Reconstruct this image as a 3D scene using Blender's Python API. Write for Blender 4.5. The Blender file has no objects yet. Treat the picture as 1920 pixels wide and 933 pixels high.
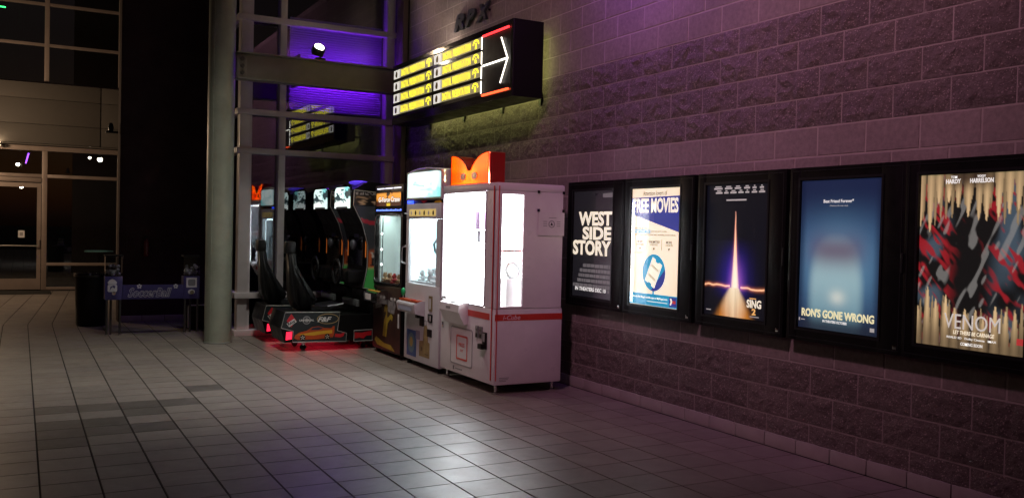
import bpy, bmesh, math, random
from mathutils import Matrix, Vector
random.seed(7)
PI = math.pi; R = math.radians
sc = bpy.context.scene
C = sc.collection

# ------------------------------------------------------------------ camera
CAM_D, CAM_H, YAW, PITCH, ROLL, FPX = 4.7645, 1.507, R(28.4963), R(-1.2278), R(1.3249), 1701.17
cam = bpy.data.cameras.new('camera'); cam.sensor_width = 36.0; cam.lens = 36.0 * FPX / 1920.0
cam.clip_start = 0.05; cam.clip_end = 2000
co = bpy.data.objects.new('camera', cam); C.objects.link(co); sc.camera = co
_r = Vector((math.cos(YAW), -math.sin(YAW), 0)); _f = Vector((math.sin(YAW) * math.cos(PITCH), math.cos(YAW) * math.cos(PITCH), math.sin(PITCH)))
_u = _r.cross(_f)
_r2 = _r * math.cos(ROLL) + _u * math.sin(ROLL); _u2 = -_r * math.sin(ROLL) + _u * math.cos(ROLL)
co.matrix_world = Matrix(((_r2.x, _u2.x, -_f.x, -CAM_D), (_r2.y, _u2.y, -_f.y, 0), (_r2.z, _u2.z, -_f.z, CAM_H), (0, 0, 0, 1)))
def px(x, y, z):                      # where a point of the place shows, in photo pixels
    v = Vector((x + CAM_D, y, z - CAM_H)); fz = v.dot(_f)
    if fz < .2: return (-9999, -9999)
    return (960 + FPX * v.dot(_r2) / fz, 466.5 - FPX * v.dot(_u2) / fz)

# ------------------------------------------------------------------ night sky, moonlight, exposure
w = bpy.data.worlds.new('World'); sc.world = w; w.use_nodes = True
nt = w.node_tree; nt.nodes.clear()
sky = nt.nodes.new('ShaderNodeTexSky'); sky.sky_type = 'NISHITA'; sky.sun_disc = False
sky.sun_elevation = R(-3.0); sky.sun_rotation = R(200)
mul = nt.nodes.new('ShaderNodeMix'); mul.data_type = 'RGBA'; mul.blend_type = 'MULTIPLY'; mul.inputs[0].default_value = 1
mul.inputs[7].default_value = (1.0, .62, .6, 1)
bg = nt.nodes.new('ShaderNodeBackground'); bg.inputs[1].default_value = 0.12
ow = nt.nodes.new('ShaderNodeOutputWorld')
nt.links.new(sky.outputs[0], mul.inputs[6]); nt.links.new(mul.outputs[2], bg.inputs[0]); nt.links.new(bg.outputs[0], ow.inputs[0])
sc.view_settings.view_transform = 'Standard'; sc.view_settings.look = 'None'
sc.view_settings.exposure = 0; sc.view_settings.gamma = 1
sc.cycles.use_denoising = True; sc.cycles.max_bounces = 8; sc.cycles.transparent_max_bounces = 16
sc.cycles.sample_clamp_indirect = 6; sc.cycles.caustics_reflective = False; sc.cycles.caustics_refractive = False

def lamp(name, kind, loc, target, color, power, **kw):
    l = bpy.data.lights.new(name, kind); l.color = color; l.energy = power
    for k, v in kw.items(): setattr(l, k, v)
    o = bpy.data.objects.new(name, l); C.objects.link(o); o.location = loc
    if target is not None:
        o.rotation_euler = (Vector(target) - Vector(loc)).to_track_quat('-Z', 'Y').to_euler()
    return o
# the lamps of the forecourt that stand outside the picture: pink-mauve flood over the poster wall, violet accent light above it
lamp('moonlight', 'SUN', (0, 0, 20), (3, 6, 0), (.8, .75, 1), 0.004, angle=R(.5))
lamp('canopy_flood', 'SPOT', (-4.6, 3.6, 5.9), (0, 5.5, 3.7), (1, .47, .65), 690, spot_size=R(90), spot_blend=1.0, shadow_soft_size=.25)
lamp('canopy_accent', 'SPOT', (-.55, 6.5, 4.9), (0, 6.4, 4.45), (.45, .10, 1), 130, spot_size=R(130), spot_blend=1.0, shadow_soft_size=.2)

lamp('canopy_downlight', 'SPOT', (-2.9, 9.0, 6.8), (-2.55, 9.9, 0), (1, .98, .86), 760, spot_size=R(66), spot_blend=1.0, shadow_soft_size=.3)
# ------------------------------------------------------------------ materials
MATS = {}
def M(name, col, rough=.5, metal=0.0, emit=None, es=0.0, bump=None, var=None, spec=None, rvar=None, coat=0):
    if name in MATS: return MATS[name]
    m = bpy.data.materials.new(name); m.use_nodes = True; MATS[name] = m
    n = m.node_tree.nodes; L = m.node_tree.links; b = n['Principled BSDF']
    c4 = (*col, 1)
    b.inputs['Base Color'].default_value = c4; b.inputs['Roughness'].default_value = rough; b.inputs['Metallic'].default_value = metal
    if spec is not None: b.inputs['Specular IOR Level'].default_value = spec
    if coat: b.inputs['Coat Weight'].default_value = coat; b.inputs['Coat Roughness'].default_value = .08
    if emit is not None:
        b.inputs['Emission Color'].default_value = (*emit, 1); b.inputs['Emission Strength'].default_value = es
    g = n.new('ShaderNodeNewGeometry')
    if var:
        sc_, amt = var
        t = n.new('ShaderNodeTexNoise'); t.inputs['Scale'].default_value = sc_; t.inputs['Detail'].default_value = 6; t.inputs['Roughness'].default_value = .65
        L.new(g.outputs['Position'], t.inputs['Vector'])
        r = n.new('ShaderNodeMapRange'); r.inputs[1].default_value = .3; r.inputs[2].default_value = .7; r.inputs[3].default_value = 1 - amt; r.inputs[4].default_value = 1 + amt * .6
        L.new(t.outputs['Fac'], r.inputs[0])
        mx = n.new('ShaderNodeMix'); mx.data_type = 'RGBA'; mx.blend_type = 'MULTIPLY'; mx.inputs[0].default_value = 1
        mx.inputs[6].default_value = c4; L.new(r.outputs[0], mx.inputs[7]); L.new(mx.outputs[2], b.inputs['Base Color'])
    if rvar:
        t = n.new('ShaderNodeTexNoise'); t.inputs['Scale'].default_value = rvar[0]; t.inputs['Detail'].default_value = 5
        L.new(g.outputs['Position'], t.inputs['Vector'])
        r = n.new('ShaderNodeMapRange'); r.inputs[1].default_value = .3; r.inputs[2].default_value = .7; r.inputs[3].default_value = rough - rvar[1]; r.inputs[4].default_value = rough + rvar[1]
        L.new(t.outputs['Fac'], r.inputs[0]); L.new(r.outputs[0], b.inputs['Roughness'])
    if bump:
        s_, st, di = bump
        t = n.new('ShaderNodeTexNoise'); t.inputs['Scale'].default_value = s_; t.inputs['Detail'].default_value = 8; t.inputs['Roughness'].default_value = .7
        L.new(g.outputs['Position'], t.inputs['Vector'])
        bp = n.new('ShaderNodeBump'); bp.inputs['Strength'].default_value = st; bp.inputs['Distance'].default_value = di
        L.new(t.outputs['Fac'], bp.inputs['Height']); L.new(bp.outputs[0], b.inputs['Normal'])
    return m
def E_(name, col, es, base=None, rough=.4):
    return M(name, base or tuple(min(.8, c) for c in col), rough, emit=col, es=es)
def glass(name, tint=(.92, .95, .95), ior=1.5, gain=1.0, rough=.0):
    if name in MATS: return MATS[name]
    m = bpy.data.materials.new(name); m.use_nodes = True; MATS[name] = m
    n = m.node_tree.nodes; L = m.node_tree.links; n.clear()
    o = n.new('ShaderNodeOutputMaterial'); t = n.new('ShaderNodeBsdfTransparent'); t.inputs[0].default_value = (*tint, 1)
    gl = n.new('ShaderNodeBsdfGlossy'); gl.inputs['Roughness'].default_value = rough; gl.inputs['Color'].default_value = (.95, .97, 1, 1)
    lw = n.new('ShaderNodeLayerWeight'); lw.inputs[0].default_value = .5
    fr = n.new('ShaderNodeMath'); fr.operation = 'POWER'; fr.inputs[1].default_value = 5; L.new(lw.outputs['Facing'], fr.inputs[0])
    f0 = ((ior - 1) / (ior + 1)) ** 2 * gain
    mm = n.new('ShaderNodeMath'); mm.operation = 'MULTIPLY_ADD'; mm.use_clamp = True; mm.inputs[1].default_value = 1 - f0; mm.inputs[2].default_value = f0
    mx = n.new('ShaderNodeMixShader'); L.new(fr.outputs[0], mm.inputs[0]); L.new(mm.outputs[0], mx.inputs[0]); L.new(t.outputs[0], mx.inputs[1]); L.new(gl.outputs[0], mx.inputs[2]); L.new(mx.outputs[0], o.inputs[0])
    return m
def vcol_mat(name, es, rough=.35, base=.15):
    """printed sheet: colour comes from the print's own colour attribute; lit from behind by its light box"""
    if name in MATS: return MATS[name]
    m = bpy.data.materials.new(name); m.use_nodes = True; MATS[name] = m
    n = m.node_tree.nodes; L = m.node_tree.links; b = n['Principled BSDF']; b.inputs['Roughness'].default_value = rough
    a = n.new('ShaderNodeAttribute'); a.attribute_name = 'print'
    L.new(a.outputs['Color'], b.inputs['Emission Color']); b.inputs['Emission Strength'].default_value = es
    L.new(a.outputs['Color'], b.inputs['Base Color'])
    return m

# ------------------------------------------------------------------ mesh helpers
class MB:
    def __init__(s): s.v = []; s.f = []
    def add(s, vs, fs):
        o = len(s.v); s.v += [tuple(v) for v in vs]; s.f += [tuple(i + o for i in f) for f in fs]; return s
    def box(s, x0, x1, y0, y1, z0, z1, bv=0.0):
        if bv <= 0:
            return s.add([(x0, y0, z0), (x1, y0, z0), (x1, y1, z0), (x0, y1, z0), (x0, y0, z1), (x1, y0, z1), (x1, y1, z1), (x0, y1, z1)],
                         [(0, 3, 2, 1), (4, 5, 6, 7), (0, 1, 5, 4), (1, 2, 6, 5), (2, 3, 7, 6), (3, 0, 4, 7)])
        bm = bmesh.new(); bmesh.ops.create_cube(bm, size=1)
        for q in bm.verts: q.co = ((x0 + x1) / 2 + q.co.x * (x1 - x0), (y0 + y1) / 2 + q.co.y * (y1 - y0), (z0 + z1) / 2 + q.co.z * (z1 - z0))
        bmesh.ops.bevel(bm, geom=bm.edges[:], offset=bv, segments=2, affect='EDGES', profile=.6)
        bm.verts.index_update(); s.add([q.co[:] for q in bm.verts], [[q.index for q in f.verts] for f in bm.faces]); bm.free(); return s
    def prism(s, pts, a0, a1, axis='y'):
        """extrude a polygon; axis y: pts are (x,z); axis x: pts are (y,z); axis z: pts are (x,y)"""
        area = sum(pts[i][0] * pts[(i + 1) % len(pts)][1] - pts[(i + 1) % len(pts)][0] * pts[i][1] for i in range(len(pts)))
        if area < 0: pts = pts[::-1]
        def P(p, a): return (p[0], a, p[1]) if axis == 'y' else ((a, p[0], p[1]) if axis == 'x' else (p[0], p[1], a))
        n = len(pts); vs = [P(p, a0) for p in pts] + [P(p, a1) for p in pts]
        fs = [tuple(range(n)), tuple(range(2 * n - 1, n - 1, -1))] + [(i, i + n, (i + 1) % n + n, (i + 1) % n) for i in range(n)]
        if axis != 'y': fs = [f[::-1] for f in fs]
        return s.add(vs, fs)
    def lathe(s, prof, cx, cy, seg=24, cap=True):
        n = len(prof); vs = []; fs = []
        for i in range(seg):
            a = 2 * PI * i / seg
            for r, z in prof: vs.append((cx + r * math.cos(a), cy + r * math.sin(a), z))
        for i in range(seg):
            j = (i + 1) % seg
            for k in range(n - 1): fs.append((i * n + k, j * n + k, j * n + k + 1, i * n + k + 1))
        if cap:
            fs.append(tuple((seg - 1 - i) * n for i in range(seg))); fs.append(tuple(i * n + n - 1 for i in range(seg)))
        return s.add(vs, fs)
    def tube(s, pts, r, seg=8, r1=None):
        pts = [Vector(p) for p in pts]; n = len(pts); vs = []; fs = []
        for i, p in enumerate(pts):
            d = (pts[min(i + 1, n - 1)] - pts[max(i - 1, 0)]).normalized()
            a = d.orthogonal().normalized() if i == 0 else (a0 - d * a0.dot(d)).normalized()
            a0 = a; b = d.cross(a); rr = r if r1 is None else r + (r1 - r) * i / (n - 1)
            for k in range(seg):
                t = 2 * PI * k / seg; vs.append(p + (a * math.cos(t) + b * math.sin(t)) * rr)
        for i in range(n - 1):
            for k in range(seg): fs.append((i * seg + k, i * seg + (k + 1) % seg, (i + 1) * seg + (k + 1) % seg, (i + 1) * seg + k))
        fs.append(tuple(range(seg - 1, -1, -1))); fs.append(tuple((n - 1) * seg + k for k in range(seg)))
        return s.add(vs, fs)
    def ball(s, c, r, seg=12, rings=8, sq=(1, 1, 1)):
        vs = [(c[0], c[1], c[2] - r * sq[2])]; fs = []
        for i in range(1, rings):
            t = PI * i / rings - PI / 2
            for k in range(seg):
                a = 2 * PI * k / seg; vs.append((c[0] + r * sq[0] * math.cos(t) * math.cos(a), c[1] + r * sq[1] * math.cos(t) * math.sin(a), c[2] + r * sq[2] * math.sin(t)))
        vs.append((c[0], c[1], c[2] + r * sq[2])); top = len(vs) - 1
        for k in range(seg):
            k2 = (k + 1) % seg
            fs.append((0, 1 + k2, 1 + k))
            for i in range(rings - 2): fs.append((1 + i * seg + k, 1 + i * seg + k2, 1 + (i + 1) * seg + k2, 1 + (i + 1) * seg + k))
            fs.append((1 + (rings - 2) * seg + k, 1 + (rings - 2) * seg + k2, top))
        return s.add(vs, fs)
    def mesh(s, name, mat, smooth=False):
        me = bpy.data.meshes.new(name); me.from_pydata(s.v, [], s.f); me.update()
        if mat: me.materials.append(mat)
        if smooth:
            me.polygons.foreach_set('use_smooth', [True] * len(me.polygons))
            try: me.set_sharp_from_angle(angle=R(38))
            except Exception: pass
        return me
    def build(s, name, mat, parent=None, smooth=False):
        return link(name, s.mesh(name, mat, smooth), parent)
def link(name, me, parent=None):
    o = bpy.data.objects.new(name, me); C.objects.link(o)
    if parent: o.parent = parent
    return o
def tag(o, label=None, cat=None, group=None, kind=None):
    if label: o['label'] = label
    if cat: o['category'] = cat
    if group: o['group'] = group
    if kind: o['kind'] = kind
    return o
def thing(name, label, cat, loc=(0, 0, 0), rz=0, group=None):
    o = bpy.data.objects.new(name, None); C.objects.link(o); o.location = loc; o.rotation_euler = (0, 0, rz); o.empty_display_size = .1
    return tag(o, label, cat, group)
FX = -PI / 2                      # a thing built facing local -Y turned so that it faces the forecourt (-X)
def bx(name, parent, mat, x0, x1, y0, y1, z0, z1, bv=0.0):
    return MB().box(x0, x1, y0, y1, z0, z1, bv).build(name, mat, parent, bv > 0)
def flat(name, parent, mat, pts, y, t=.002):
    """thin printed or cut shape in the local XZ plane, front at y"""
    return MB().prism(pts, y, y + t, 'y').build(name, mat, parent)
def rect(x0, x1, z0, z1): return [(x0, z0), (x1, z0), (x1, z1), (x0, z1)]
def rrect(x0, x1, z0, z1, r, n=5):
    p = []
    for cx, cz, a in ((x1 - r, z0 + r, -90), (x1 - r, z1 - r, 0), (x0 + r, z1 - r, 90), (x0 + r, z0 + r, 180)):
        for k in range(n + 1):
            t = R(a + 90 * k / n); p.append((cx + r * math.cos(t), cz + r * math.sin(t)))
    return p
def ell(cx, cz, rx, rz, n=24, a0=0, a1=360):
    k = n if a1 - a0 == 360 else n + 1
    return [(cx + rx * math.cos(R(a0 + (a1 - a0) * i / n)), cz + rz * math.sin(R(a0 + (a1 - a0) * i / n))) for i in range(k)]
def ring(name, parent, mat, outer, inner, y, t=.003):
    n = len(outer); vs = [(p[0], y, p[1]) for p in outer + inner] + [(p[0], y + t, p[1]) for p in outer + inner]
    fs = []
    for i in range(n):
        j = (i + 1) % n
        fs += [(i, j, n + j, n + i), (2 * n + j, 2 * n + i, 3 * n + i, 3 * n + j), (j, i, 2 * n + i, 2 * n + j), (n + i, n + j, 3 * n + j, 3 * n + i)]
    return MB().add(vs, fs).build(name, mat, parent)
_dg = None
def text(parent, s, x0, x1, z0, z1, y, mat, bold=0.0, shear=0.0, name='lettering', t=.001, side=None, rot=0, res=2, space=1.0):
    """lettering fitted to a box in the local XZ plane (or, with side=x, on the local YZ plane facing +X; x0..x1 are then y)"""
    cu = bpy.data.curves.new('t', 'FONT'); cu.body = s; cu.offset = bold; cu.shear = shear; cu.extrude = .01; cu.space_character = space; cu.resolution_u = res
    ob = bpy.data.objects.new('t', cu); C.objects.link(ob)
    dg = bpy.context.evaluated_depsgraph_get(); dg.update()
    me = bpy.data.meshes.new_from_object(ob.evaluated_get(dg)); bpy.data.objects.remove(ob); bpy.data.curves.remove(cu)
    me.name = name
    xs = [v.co.x for v in me.vertices]; ys = [v.co.y for v in me.vertices]
    ax, bx_, ay, by = min(xs), max(xs), min(ys), max(ys); ca, sa = math.cos(rot), math.sin(rot); cx, cz = (x0 + x1) / 2, (z0 + z1) / 2
    for v in me.vertices:
        u = x0 + (v.co.x - ax) / (bx_ - ax) * (x1 - x0); q = z0 + (v.co.y - ay) / (by - ay) * (z1 - z0); d = y - (t if v.co.z > 0 else 0)
        if rot: u, q = cx + (u - cx) * ca - (q - cz) * sa, cz + (u - cx) * sa + (q - cz) * ca
        v.co = (u, d, q) if side is None else (side + (t if v.co.z > 0 else 0), u, q)
    me.materials.clear(); me.materials.append(mat)
    return link(name, me, parent)
def printed(name, parent, fn, x0, x1, z0, z1, y, mat, nu, nv):
    """a printed sheet: a fine grid whose colour attribute holds the print; fn(u, v) with v measured down from the top"""
    vs = []; cols = []; fs = []
    for j in range(nv + 1):
        for i in range(nu + 1):
            u, v = i / nu, j / nv; vs.append((x0 + (x1 - x0) * u, y, z1 - (z1 - z0) * v)); c = fn(u, v); cols += [max(0, c[0]), max(0, c[1]), max(0, c[2]), 1]
    for j in range(nv):
        for i in range(nu):
            a = j * (nu + 1) + i; fs.append((a, a + nu + 1, a + nu + 2, a + 1))
    me = bpy.data.meshes.new(name); me.from_pydata(vs, [], fs); me.materials.append(mat)
    at = me.color_attributes.new('print', 'FLOAT_COLOR', 'POINT'); at.data.foreach_set('color', cols)
    return link(name, me, parent)
def lerp(a, b, t): t = min(1, max(0, t)); return tuple(a[i] + (b[i] - a[i]) * t for i in range(len(a)))
def sstep(a, b, x): t = min(1, max(0, (x - a) / (b - a))); return t * t * (3 - 2 * t)
def vnoise(x, y, seed=0):
    def h(i, j):
        n = math.sin(i * 127.1 + j * 311.7 + seed * 74.7) * 43758.5453; return n - math.floor(n)
    i, j = math.floor(x), math.floor(y); fx, fy = x - i, y - j; fx = fx * fx * (3 - 2 * fx); fy = fy * fy * (3 - 2 * fy)
    return (h(i, j) * (1 - fx) + h(i + 1, j) * fx) * (1 - fy) + (h(i, j + 1) * (1 - fx) + h(i + 1, j + 1) * fx) * fy

# common materials
m_black = M('black_paint', (.006, .006, .0065), .38, spec=.25, bump=(60, .05, .002), rvar=(9, .1))
m_blackgloss = M('black_gloss', (.008, .008, .009), .12, coat=.5)
m_rubber = M('rubber', (.015, .015, .015), .8)
m_chrome = M('chrome', (.7, .7, .7), .15, 1, rvar=(30, .08))
m_alu = M('anodised_aluminium', (.64, .58, .60), .40, .0, bump=(140, .04, .001), rvar=(6, .1), var=(3, .12))
m_white = M('white_enamel', (.74, .71, .72), .34, var=(4, .07), rvar=(7, .08))
m_red = M('red_trim', (.62, .045, .03), .35)
m_cream = E_('cream_print', (1, .84, .62), 1.15)
m_paper = M('paper', (.7, .68, .68), .8, var=(14, .05))
m_glass = glass('facade_glass', (.80, .84, .86), 1.55, 2.4)
m_pane = glass('clear_pane', (.97, .98, .98), 1.45, 1.0)

# ================================================================== THE SETTING
ground = MB().box(-160, 160, -160, 240, -.30, -.055).build('ground', M('asphalt', (.045, .044, .046), .85, bump=(45, .4, .01), var=(2, .2)))
tag(ground, kind='structure')
TX, TY, OX, OY = .3078, .2985, -2.1892, 4.5445
m_grout = M('grout', (.016, .014, .014), .9, bump=(80, .3, .004))
pave = MB().box(-13, 0, -6, 21.55, -.05, -.006).build('pavement', m_grout); tag(pave, kind='structure')
def tile_mat(name, base, dark=1.0):
    m = bpy.data.materials.new(name); m.use_nodes = True; n = m.node_tree.nodes; L = m.node_tree.links; b = n['Principled BSDF']
    g = n.new('ShaderNodeNewGeometry')
    mp = n.new('ShaderNodeMapping'); mp.vector_type = 'TEXTURE'; mp.inputs['Location'].default_value = (OX, OY, -5); mp.inputs['Scale'].default_value = (TX, TY, 10)
    L.new(g.outputs['Position'], mp.inputs[0])
    fl = n.new('ShaderNodeVectorMath'); fl.operation = 'FLOOR'; L.new(mp.outputs[0], fl.inputs[0])
    wn = n.new('ShaderNodeTexWhiteNoise'); wn.noise_dimensions = '3D'; L.new(fl.outputs[0], wn.inputs['Vector'])
    t = n.new('ShaderNodeTexNoise'); t.inputs['Scale'].default_value = 5; t.inputs['Detail'].default_value = 4; t.inputs['Roughness'].default_value = .7; L.new(g.outputs['Position'], t.inputs['Vector'])
    t2 = n.new('ShaderNodeTexNoise'); t2.inputs['Scale'].default_value = .9; t2.inputs['Detail'].default_value = 4; L.new(g.outputs['Position'], t2.inputs['Vector'])
    a = n.new('ShaderNodeMath'); a.operation = 'MULTIPLY_ADD'; a.inputs[1].default_value = .22; a.inputs[2].default_value = .64; L.new(wn.outputs['Value'], a.inputs[0])
    b1 = n.new('ShaderNodeMath'); b1.operation = 'MULTIPLY_ADD'; b1.inputs[1].default_value = .16; L.new(t.outputs['Fac'], b1.inputs[0]); L.new(a.outputs[0], b1.inputs[2])
    b2 = n.new('ShaderNodeMath'); b2.operation = 'MULTIPLY_ADD'; b2.inputs[1].default_value = .45; L.new(t2.outputs['Fac'], b2.inputs[0]); L.new(b1.outputs[0], b2.inputs[2])
    vo = n.new('ShaderNodeTexVoronoi'); vo.inputs['Scale'].default_value = 2.6; L.new(g.outputs['Position'], vo.inputs['Vector'])
    gm = n.new('ShaderNodeMapRange'); gm.inputs[1].default_value = .035; gm.inputs[2].default_value = .055; gm.inputs[3].default_value = .62; gm.inputs[4].default_value = 1.0; L.new(vo.outputs['Distance'], gm.inputs[0])
    ts = n.new('ShaderNodeTexNoise'); ts.inputs['Scale'].default_value = 3.2; ts.inputs['Detail'].default_value = 9; ts.inputs['Roughness'].default_value = .75; ts.inputs['Distortion'].default_value = 1.2; L.new(g.outputs['Position'], ts.inputs['Vector'])
    sm = n.new('ShaderNodeMapRange'); sm.inputs[1].default_value = .36; sm.inputs[2].default_value = .62; sm.inputs[3].default_value = .80; sm.inputs[4].default_value = 1.06; L.new(ts.outputs['Fac'], sm.inputs[0])
    g1 = n.new('ShaderNodeMath'); g1.operation = 'MULTIPLY'; L.new(gm.outputs[0], g1.inputs[0]); L.new(sm.outputs[0], g1.inputs[1])
    g2 = n.new('ShaderNodeMath'); g2.operation = 'MULTIPLY'; L.new(g1.outputs[0], g2.inputs[0]); L.new(b2.outputs[0], g2.inputs[1])
    mx = n.new('ShaderNodeMix'); mx.data_type = 'RGBA'; mx.blend_type = 'MULTIPLY'; mx.inputs[0].default_value = 1; mx.inputs[6].default_value = (*[c * dark for c in base], 1)
    L.new(g2.outputs[0], mx.inputs[7]); L.new(mx.outputs[2], b.inputs['Base Color'])
    r = n.new('ShaderNodeMapRange'); r.inputs[1].default_value = .3; r.inputs[2].default_value = .7; r.inputs[3].default_value = .34; r.inputs[4].default_value = .46
    L.new(t.outputs['Fac'], r.inputs[0]); L.new(r.outputs[0], b.inputs['Roughness'])
    bp = n.new('ShaderNodeBump'); bp.inputs['Strength'].default_value = .08; bp.inputs['Distance'].default_value = .002
    t3 = n.new('ShaderNodeTexNoise'); t3.inputs['Scale'].default_value = 55; t3.inputs['Detail'].default_value = 5; L.new(g.outputs['Position'], t3.inputs['Vector'])
    L.new(t3.outputs['Fac'], bp.inputs['Height']); L.new(bp.outputs[0], b.inputs['Normal'])
    b.inputs['Specular IOR Level'].default_value = .36
    return m
m_tile = tile_mat('quarry_tile', (.218, .186, .166)); m_tiledark = tile_mat('darker_quarry_tile', (.218, .186, .166), .5)  # second material is the same tile in a darker tone
def tile_mesh(mat, name='tile'):
    a, b_, e = TX / 2 - .0050, TY / 2 - .0030, .0012
    vs = [(-a, -b_, -.006), (a, -b_, -.006), (a, b_, -.006), (-a, b_, -.006), (-a, -b_, -.0025), (a, -b_, -.0025), (a, b_, -.0025), (-a, b_, -.0025),
          (-a + e, -b_ + e, 0), (a - e, -b_ + e, 0), (a - e, b_ - e, 0), (-a + e, b_ - e, 0)]
    fs = [(8, 9, 10, 11)] + [(i, (i + 1) % 4, 4 + (i + 1) % 4, 4 + i) for i in range(4)] + [(4 + i, 4 + (i + 1) % 4, 8 + (i + 1) % 4, 8 + i) for i in range(4)]
    me = bpy.data.meshes.new(name); me.from_pydata(vs, [], fs); me.materials.append(mat); return me, vs, fs
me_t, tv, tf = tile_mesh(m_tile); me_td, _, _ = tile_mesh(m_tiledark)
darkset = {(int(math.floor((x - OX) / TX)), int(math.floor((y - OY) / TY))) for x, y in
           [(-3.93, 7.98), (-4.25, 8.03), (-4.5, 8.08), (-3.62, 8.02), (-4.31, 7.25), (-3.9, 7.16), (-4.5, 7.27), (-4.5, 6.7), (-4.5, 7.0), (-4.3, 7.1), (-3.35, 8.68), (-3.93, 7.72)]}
tiles = []
for c in range(-38, 8):
    for r in range(-36, 58):
        cx, cy = OX + (c + .5) * TX, OY + (r + .5) * TY
        if cx > .0 or cx < -13 or cy > 21.4: continue
        vis = False; q = px(cx, cy, 0)
        if -40 < q[0] < 1960 and 300 < q[1] < 1000: vis = True
        tiles.append(((cx + CAM_D) ** 2 + cy ** 2, vis, c, r, cx, cy))
tiles.sort()
rest = MB(); restd = MB(); nind = 0
for d2, vis, c, r, cx, cy in tiles:
    x1c = cx + TX / 2 > -.012
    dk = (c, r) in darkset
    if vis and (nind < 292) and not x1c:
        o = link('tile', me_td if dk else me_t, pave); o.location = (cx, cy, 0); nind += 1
        o.rotation_euler = (random.uniform(-.0012, .0012), random.uniform(-.0012, .0012), 0)
    else:
        sk = .077 * max(0, cy - 14.6)
        cut = (-.012 - cx) if x1c else 9
        v2 = [(min(v[0], cut) + cx + (.077 * max(0, cy + v[1] - 14.62)), v[1] + cy, v[2]) for v in tv]
        if x1c and cut < -TX / 2 + .02: continue
        v2 = [(min(v[0], -.012), v[1], v[2]) for v in v2]
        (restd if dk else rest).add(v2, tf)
tag(rest.build('paving_tiles', m_tile, pave), kind='stuff')
if restd.v: tag(restd.build('darker_tiles', m_tiledark, pave), kind='stuff')

# ------------------------------------------------------------------ block wall with the posters
def block_mat(name, base, bs, bst, bd, spk):
    m = bpy.data.materials.new(name); m.use_nodes = True; n = m.node_tree.nodes; L = m.node_tree.links; b = n['Principled BSDF']
    g = n.new('ShaderNodeNewGeometry'); oi = n.new('ShaderNodeObjectInfo')
    t = n.new('ShaderNodeTexNoise'); t.inputs['Scale'].default_value = 26; t.inputs['Detail'].default_value = 9; t.inputs['Roughness'].default_value = .72; L.new(g.outputs['Position'], t.inputs['Vector'])
    t2 = n.new('ShaderNodeTexNoise'); t2.inputs['Scale'].default_value = 1.3; t2.inputs['Detail'].default_value = 5; L.new(g.outputs['Position'], t2.inputs['Vector'])
    vo = n.new('ShaderNodeTexVoronoi'); vo.inputs['Scale'].default_value = 150; L.new(g.outputs['Position'], vo.inputs['Vector'])
    s1 = n.new('ShaderNodeMapRange'); s1.inputs[1].default_value = .3; s1.inputs[2].default_value = .72; s1.inputs[3].default_value = .72; s1.inputs[4].default_value = 1.2; L.new(t.outputs['Fac'], s1.inputs[0])
    s2 = n.new('ShaderNodeMapRange'); s2.inputs[1].default_value = .3; s2.inputs[2].default_value = .7; s2.inputs[3].default_value = .84; s2.inputs[4].default_value = 1.12; L.new(t2.outputs['Fac'], s2.inputs[0])
    s3 = n.new('ShaderNodeMapRange'); s3.inputs[3].default_value = .95; s3.inputs[4].default_value = 1.05; L.new(oi.outputs['Random'], s3.inputs[0])
    p1 = n.new('ShaderNodeMath'); p1.operation = 'MULTIPLY'; L.new(s1.outputs[0], p1.inputs[0]); L.new(s2.outputs[0], p1.inputs[1])
    p2 = n.new('ShaderNodeMath'); p2.operation = 'MULTIPLY'; L.new(p1.outputs[0], p2.inputs[0]); L.new(s3.outputs[0], p2.inputs[1])
    mx = n.new('ShaderNodeMix'); mx.data_type = 'RGBA'; mx.blend_type = 'MULTIPLY'; mx.inputs[0].default_value = 1; mx.inputs[6].default_value = (*base, 1); L.new(p2.outputs[0], mx.inputs[7])
    # pale aggregate
    sp = n.new('ShaderNodeMath'); sp.operation = 'GREATER_THAN'; sp.inputs[1].default_value = 1 - spk
    sep = n.new('ShaderNodeSeparateColor'); L.new(vo.outputs['Color'], sep.inputs[0]); L.new(sep.outputs[0], sp.inputs[0])
    m2 = n.new('ShaderNodeMix'); m2.data_type = 'RGBA'; L.new(sp.outputs[0], m2.inputs[0]); L.new(mx.outputs[2], m2.inputs[6]); m2.inputs[7].default_value = (*[min(.7, c * 2.1) for c in base], 1)
    L.new(m2.outputs[2], b.inputs['Base Color']); b.inputs['Roughness'].default_value = .82
    bp = n.new('ShaderNodeBump'); bp.inputs['Strength'].default_value = bst; bp.inputs['Distance'].default_value = bd
    t3 = n.new('ShaderNodeTexNoise'); t3.inputs['Scale'].default_value = bs; t3.inputs['Detail'].default_value = 9; t3.inputs['Roughness'].default_value = .68; L.new(g.outputs['Position'], t3.inputs['Vector'])
    L.new(t3.outputs['Fac'], bp.inputs['Height']); L.new(bp.outputs[0], b.inputs['Normal'])
    return m
m_split = block_mat('split_face_block', (.17, .138, .134), 27, 1.0, .034, .06)
m_smooth = block_mat('ground_face_block', (.235, .195, .19), 90, .35, .004, .0)
m_mortar = M('mortar', (.37, .32, .31), .9, bump=(120, .3, .003), var=(5, .15))
wall = thing('block_wall', 'long block wall in smooth and rough courses carrying the lit posters', 'wall', (0, 0, 0))
MOD, CO, J0 = .4000, .2032, .019
MB().box(-.001, .20, -5.5, 11.93, -.04, 5.6).build('mortar', m_mortar, wall)
hy, hz = MOD / 2 - .0048, CO / 2 - .0048
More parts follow.
